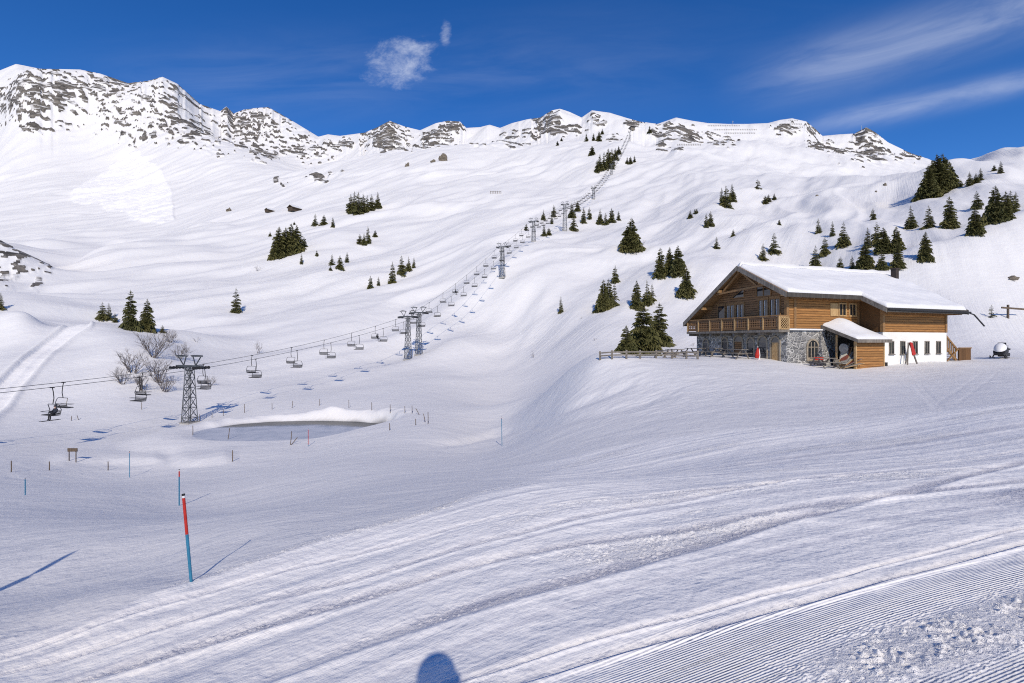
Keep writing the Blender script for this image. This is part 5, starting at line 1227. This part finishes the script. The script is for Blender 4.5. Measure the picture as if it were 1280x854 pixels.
# padded banner pole out of frame on the left, whose shadow lies in the hollow
q1, q0 = hit(97, 688), hit(0, 740); dirv = Vector((SUN.x / SUN.y, 1.0))          # the shadow runs from q0 to its tip q1
BH = 2.2
for t_s in np.arange(0.0, 6.0, .02):
    bp = Vector((q1.x - dirv.x * t_s, q1.y - t_s, 0)); bp.z = ground(bp.x, bp.y)
    if q1.z + t_s * (-SUN.z / SUN.y) >= bp.z + BH: break
e_ = empty('banner_pole', bp, 0, 'furled banner on a padded pole just outside the left picture edge, throwing the long shadow', 'banner')
m = MB(); m.tube([(0, 0, -.4), (0, 0, BH)], .016, 8); m.build('pole', GREY, e_)
m = MB(); m.tube([(0, 0, .1), (0, 0, BH * .4), (0, 0, BH * .73)], [.065, .07, .06], 10); m.build('padding', RED, e_)
m = MB(); m.tube([(0, 0, BH * .76), (.01, 0, BH * .80), (.01, 0, BH * .93), (0, 0, BH)], [.022, .055, .042, .01], 10); m.build('furled_banner', BLUE, e_)

# ================================================================ people
def skin_mesh(joints, edges, name, sub=2):
    me = bpy.data.meshes.new(name); me.from_pydata([j[0] for j in joints], edges, []); me.update()
    o = bpy.data.objects.new(name + '_tmp', me); COL.objects.link(o)
    md = o.modifiers.new('s', 'SKIN'); md.use_smooth_shade = True
    for i, j in enumerate(joints):
        sv = me.skin_vertices[0].data[i]; sv.radius = j[1] if hasattr(j[1], '__len__') else (j[1], j[1]); sv.use_root = (i == 0)
    s2 = o.modifiers.new('u', 'SUBSURF'); s2.levels = sub; s2.render_levels = sub
    dg = bpy.context.evaluated_depsgraph_get(); nm = bpy.data.meshes.new_from_object(o.evaluated_get(dg)); nm.name = name
    bpy.data.objects.remove(o); return nm
JACK = simple('dark_jacket', (.03, .035, .05), (.02, .022, .03), 6, .8); TROU = simple('dark_trousers', (.02, .02, .022), (.03, .03, .033), 6, .8); SKIN = simple('skin', (.55, .33, .25), (.5, .29, .21), 9, .55); HELM = simple('helmet_shell', (.05, .05, .055), (.03, .03, .033), 4, .3)
def face(mesh, rules):
    mats = []
    for mt, _ in rules:
        mesh.materials.append(mt)
    for pg in mesh.polygons:
        for i, (mt, fn) in enumerate(rules):
            if fn(pg.center): pg.material_index = i; break
def seated(c, rz, lab, jm):
    root = empty('person', c, rz, lab, 'person', 'people riding the chairlift')
    J = [((0, 0, .12), .15), ((0, -.02, .32), .15), ((0, -.03, .52), .17), ((0, -.02, .66), .07), ((0, 0, .78), .10), ((0, .01, .88), .085), ((.11, .22, .10), .085), ((.12, .44, .08), .07), ((.12, .47, -.15), .06), ((.12, .47, -.38), .055), ((.12, .60, -.42), .05), ((-.11, .22, .10), .085), ((-.12, .44, .08), .07), ((-.12, .47, -.15), .06), ((-.12, .47, -.38), .055), ((-.12, .60, -.42), .05), ((.22, -.02, .56), .07), ((.27, .10, .34), .055), ((.18, .32, .28), .045), ((.15, .40, .28), .045), ((-.22, -.02, .56), .07), ((-.27, .10, .34), .055), ((-.18, .32, .28), .045), ((-.15, .40, .28), .045)]
    E = [(0, 1), (1, 2), (2, 3), (3, 4), (4, 5), (0, 6), (6, 7), (7, 8), (8, 9), (9, 10), (0, 11), (11, 12), (12, 13), (13, 14), (14, 15), (2, 16), (16, 17), (17, 18), (18, 19), (2, 20), (20, 21), (21, 22), (22, 23)]
    me = skin_mesh(J, E, 'body', 1); face(me, [(SKIN, lambda q: .66 < q.z and q.y > .02), (jm, lambda q: q.z > .2), (TROU, lambda q: True)])
    b = bpy.data.objects.new('body', me); COL.objects.link(b); b.parent = root
    bm = bmesh.new(); bmesh.ops.create_uvsphere(bm, u_segments=14, v_segments=10, radius=.135)
    for v in bm.verts: v.co = Vector((v.co.x, v.co.y * 1.1 - .01, max(v.co.z, -.02) + .82))
    hm = bpy.data.meshes.new('helmet'); bm.to_mesh(hm); bm.free(); hm.materials.append(HELM); ho = bpy.data.objects.new('helmet', hm); COL.objects.link(ho); ho.parent = root
    for s in (-.12, .12):
        m = MB(); m.add([(s - .05, -.35, -.50), (s + .05, -.35, -.50), (s + .05, 1.15, -.50), (s - .05, 1.15, -.50), (s, 1.32, -.38), (s - .05, -.35, -.47), (s + .05, -.35, -.47), (s + .05, 1.15, -.47), (s - .05, 1.15, -.47)], [(0, 1, 2, 3), (3, 2, 4), (5, 8, 7, 6), (8, 4, 7), (0, 5, 6, 1), (2, 7, 4), (3, 4, 8), (1, 6, 7, 2), (3, 8, 5, 0)]); m.build('ski', BLACK, root)
def nearest(s, u):
    return min((c for (q, k), c in PASS.items() if q == s), key=lambda c: abs(U0 + F * c.x / c.y - u))
for s, u, off, lab, jm in ((1, 67, -.55, 'person in dark clothes riding the lowest chair at the left picture edge', JACK), (-1, 565, 0, 'person riding a chair on the upper rope just above the lattice pair', JACK), (-1, 470, .4, 'person in dark clothes riding a chair just left of the lattice pair', TROU)):
    c = nearest(s, u); rz = LRZ + (0 if s < 0 else math.pi)
    d = Matrix.Rotation(rz, 3, 'Z') @ Vector((off, .05, 0))
    seated(c + d + Vector((0, 0, -2.61)), rz, lab, jm)
# the photographer, standing just behind the view point
gz = ground(0, -.24); root = empty('person', (0, -.24, gz), 0, 'photographer in dark ski clothes holding a camera, whose head shadow falls in the foreground', 'person')
h0 = -gz + .12
J = [((0, 0, h0 - .70), (.15, .12)), ((0, -.01, h0 - .50), (.14, .11)), ((0, -.02, h0 - .26), (.17, .12)), ((0, 0, h0 - .12), .075), ((0, .02, h0), (.085, .10)), ((0, .03, h0 + .09), .085),
     ((.10, 0, h0 - .80), .095), ((.11, .03, h0 - 1.18), .07), ((.12, 0, .10), .055), ((.12, .10, .06), .05), ((.13, .20, .05), .04), ((-.10, 0, h0 - .80), .095), ((-.11, .03, h0 - 1.18), .07), ((-.12, 0, .10), .055), ((-.12, .10, .06), .05), ((-.13, .20, .05), .04),
     ((.19, -.02, h0 - .23), .08), ((.27, .04, h0 - .42), .055), ((.15, .12, h0 - .20), .042), ((.10, .16, h0 - .13), .035), ((-.19, -.02, h0 - .23), .08), ((-.27, .04, h0 - .42), .055), ((-.15, .12, h0 - .20), .042), ((-.10, .16, h0 - .13), .035)]
E = [(0, 1), (1, 2), (2, 3), (3, 4), (4, 5), (0, 6), (6, 7), (7, 8), (8, 9), (9, 10), (0, 11), (11, 12), (12, 13), (13, 14), (14, 15), (2, 16), (16, 17), (17, 18), (18, 19), (2, 20), (20, 21), (21, 22), (22, 23)]
me = skin_mesh(J, E, 'body', 2); face(me, [(SKIN, lambda q: q.z > h0 - .1 and q.y > .05), (JACK, lambda q: q.z > h0 - .75), (TROU, lambda q: q.z > .2), (BLACK, lambda q: True)])
b = bpy.data.objects.new('body', me); COL.objects.link(b); b.parent = root
for s in (-1, 1):
    for k in range(4):
        MB().tube([(s * .10, .165, h0 - .10 - .02 * k), (s * .085, .20, h0 - .10 - .02 * k), (s * .06, .205, h0 - .10 - .02 * k)], [.011, .010, .008], 8).build('finger', SKIN, root, smooth=True)
    MB().tube([(s * .09, .15, h0 - .13), (s * .07, .135, h0 - .15), (s * .05, .13, h0 - .15)], [.012, .011, .009], 8).build('thumb', SKIN, root, smooth=True)
bm = bmesh.new(); bmesh.ops.create_uvsphere(bm, u_segments=24, v_segments=16, radius=.108)
for v in bm.verts: v.co = Vector((v.co.x, v.co.y * 1.12 - .005, max(v.co.z, -.05) + h0 + .03))
hm = bpy.data.meshes.new('helmet'); bm.to_mesh(hm); bm.free(); hm.polygons.foreach_set('use_smooth', [True] * len(hm.polygons)); hm.materials.append(HELM); ho = bpy.data.objects.new('helmet', hm); COL.objects.link(ho); ho.parent = root
cam_t = empty('camera_body', (0, -.045, 0), 0, 'black camera held at the eye of the photographer', 'camera')
MB().box((0, -.03, 0), (.13, .05, .09)).build('body', BLACK, cam_t, bevel=.006); MB().tube([(0, -.004, 0), (0, .03, 0)], .034, 20).build('lens', BLACK, cam_t)
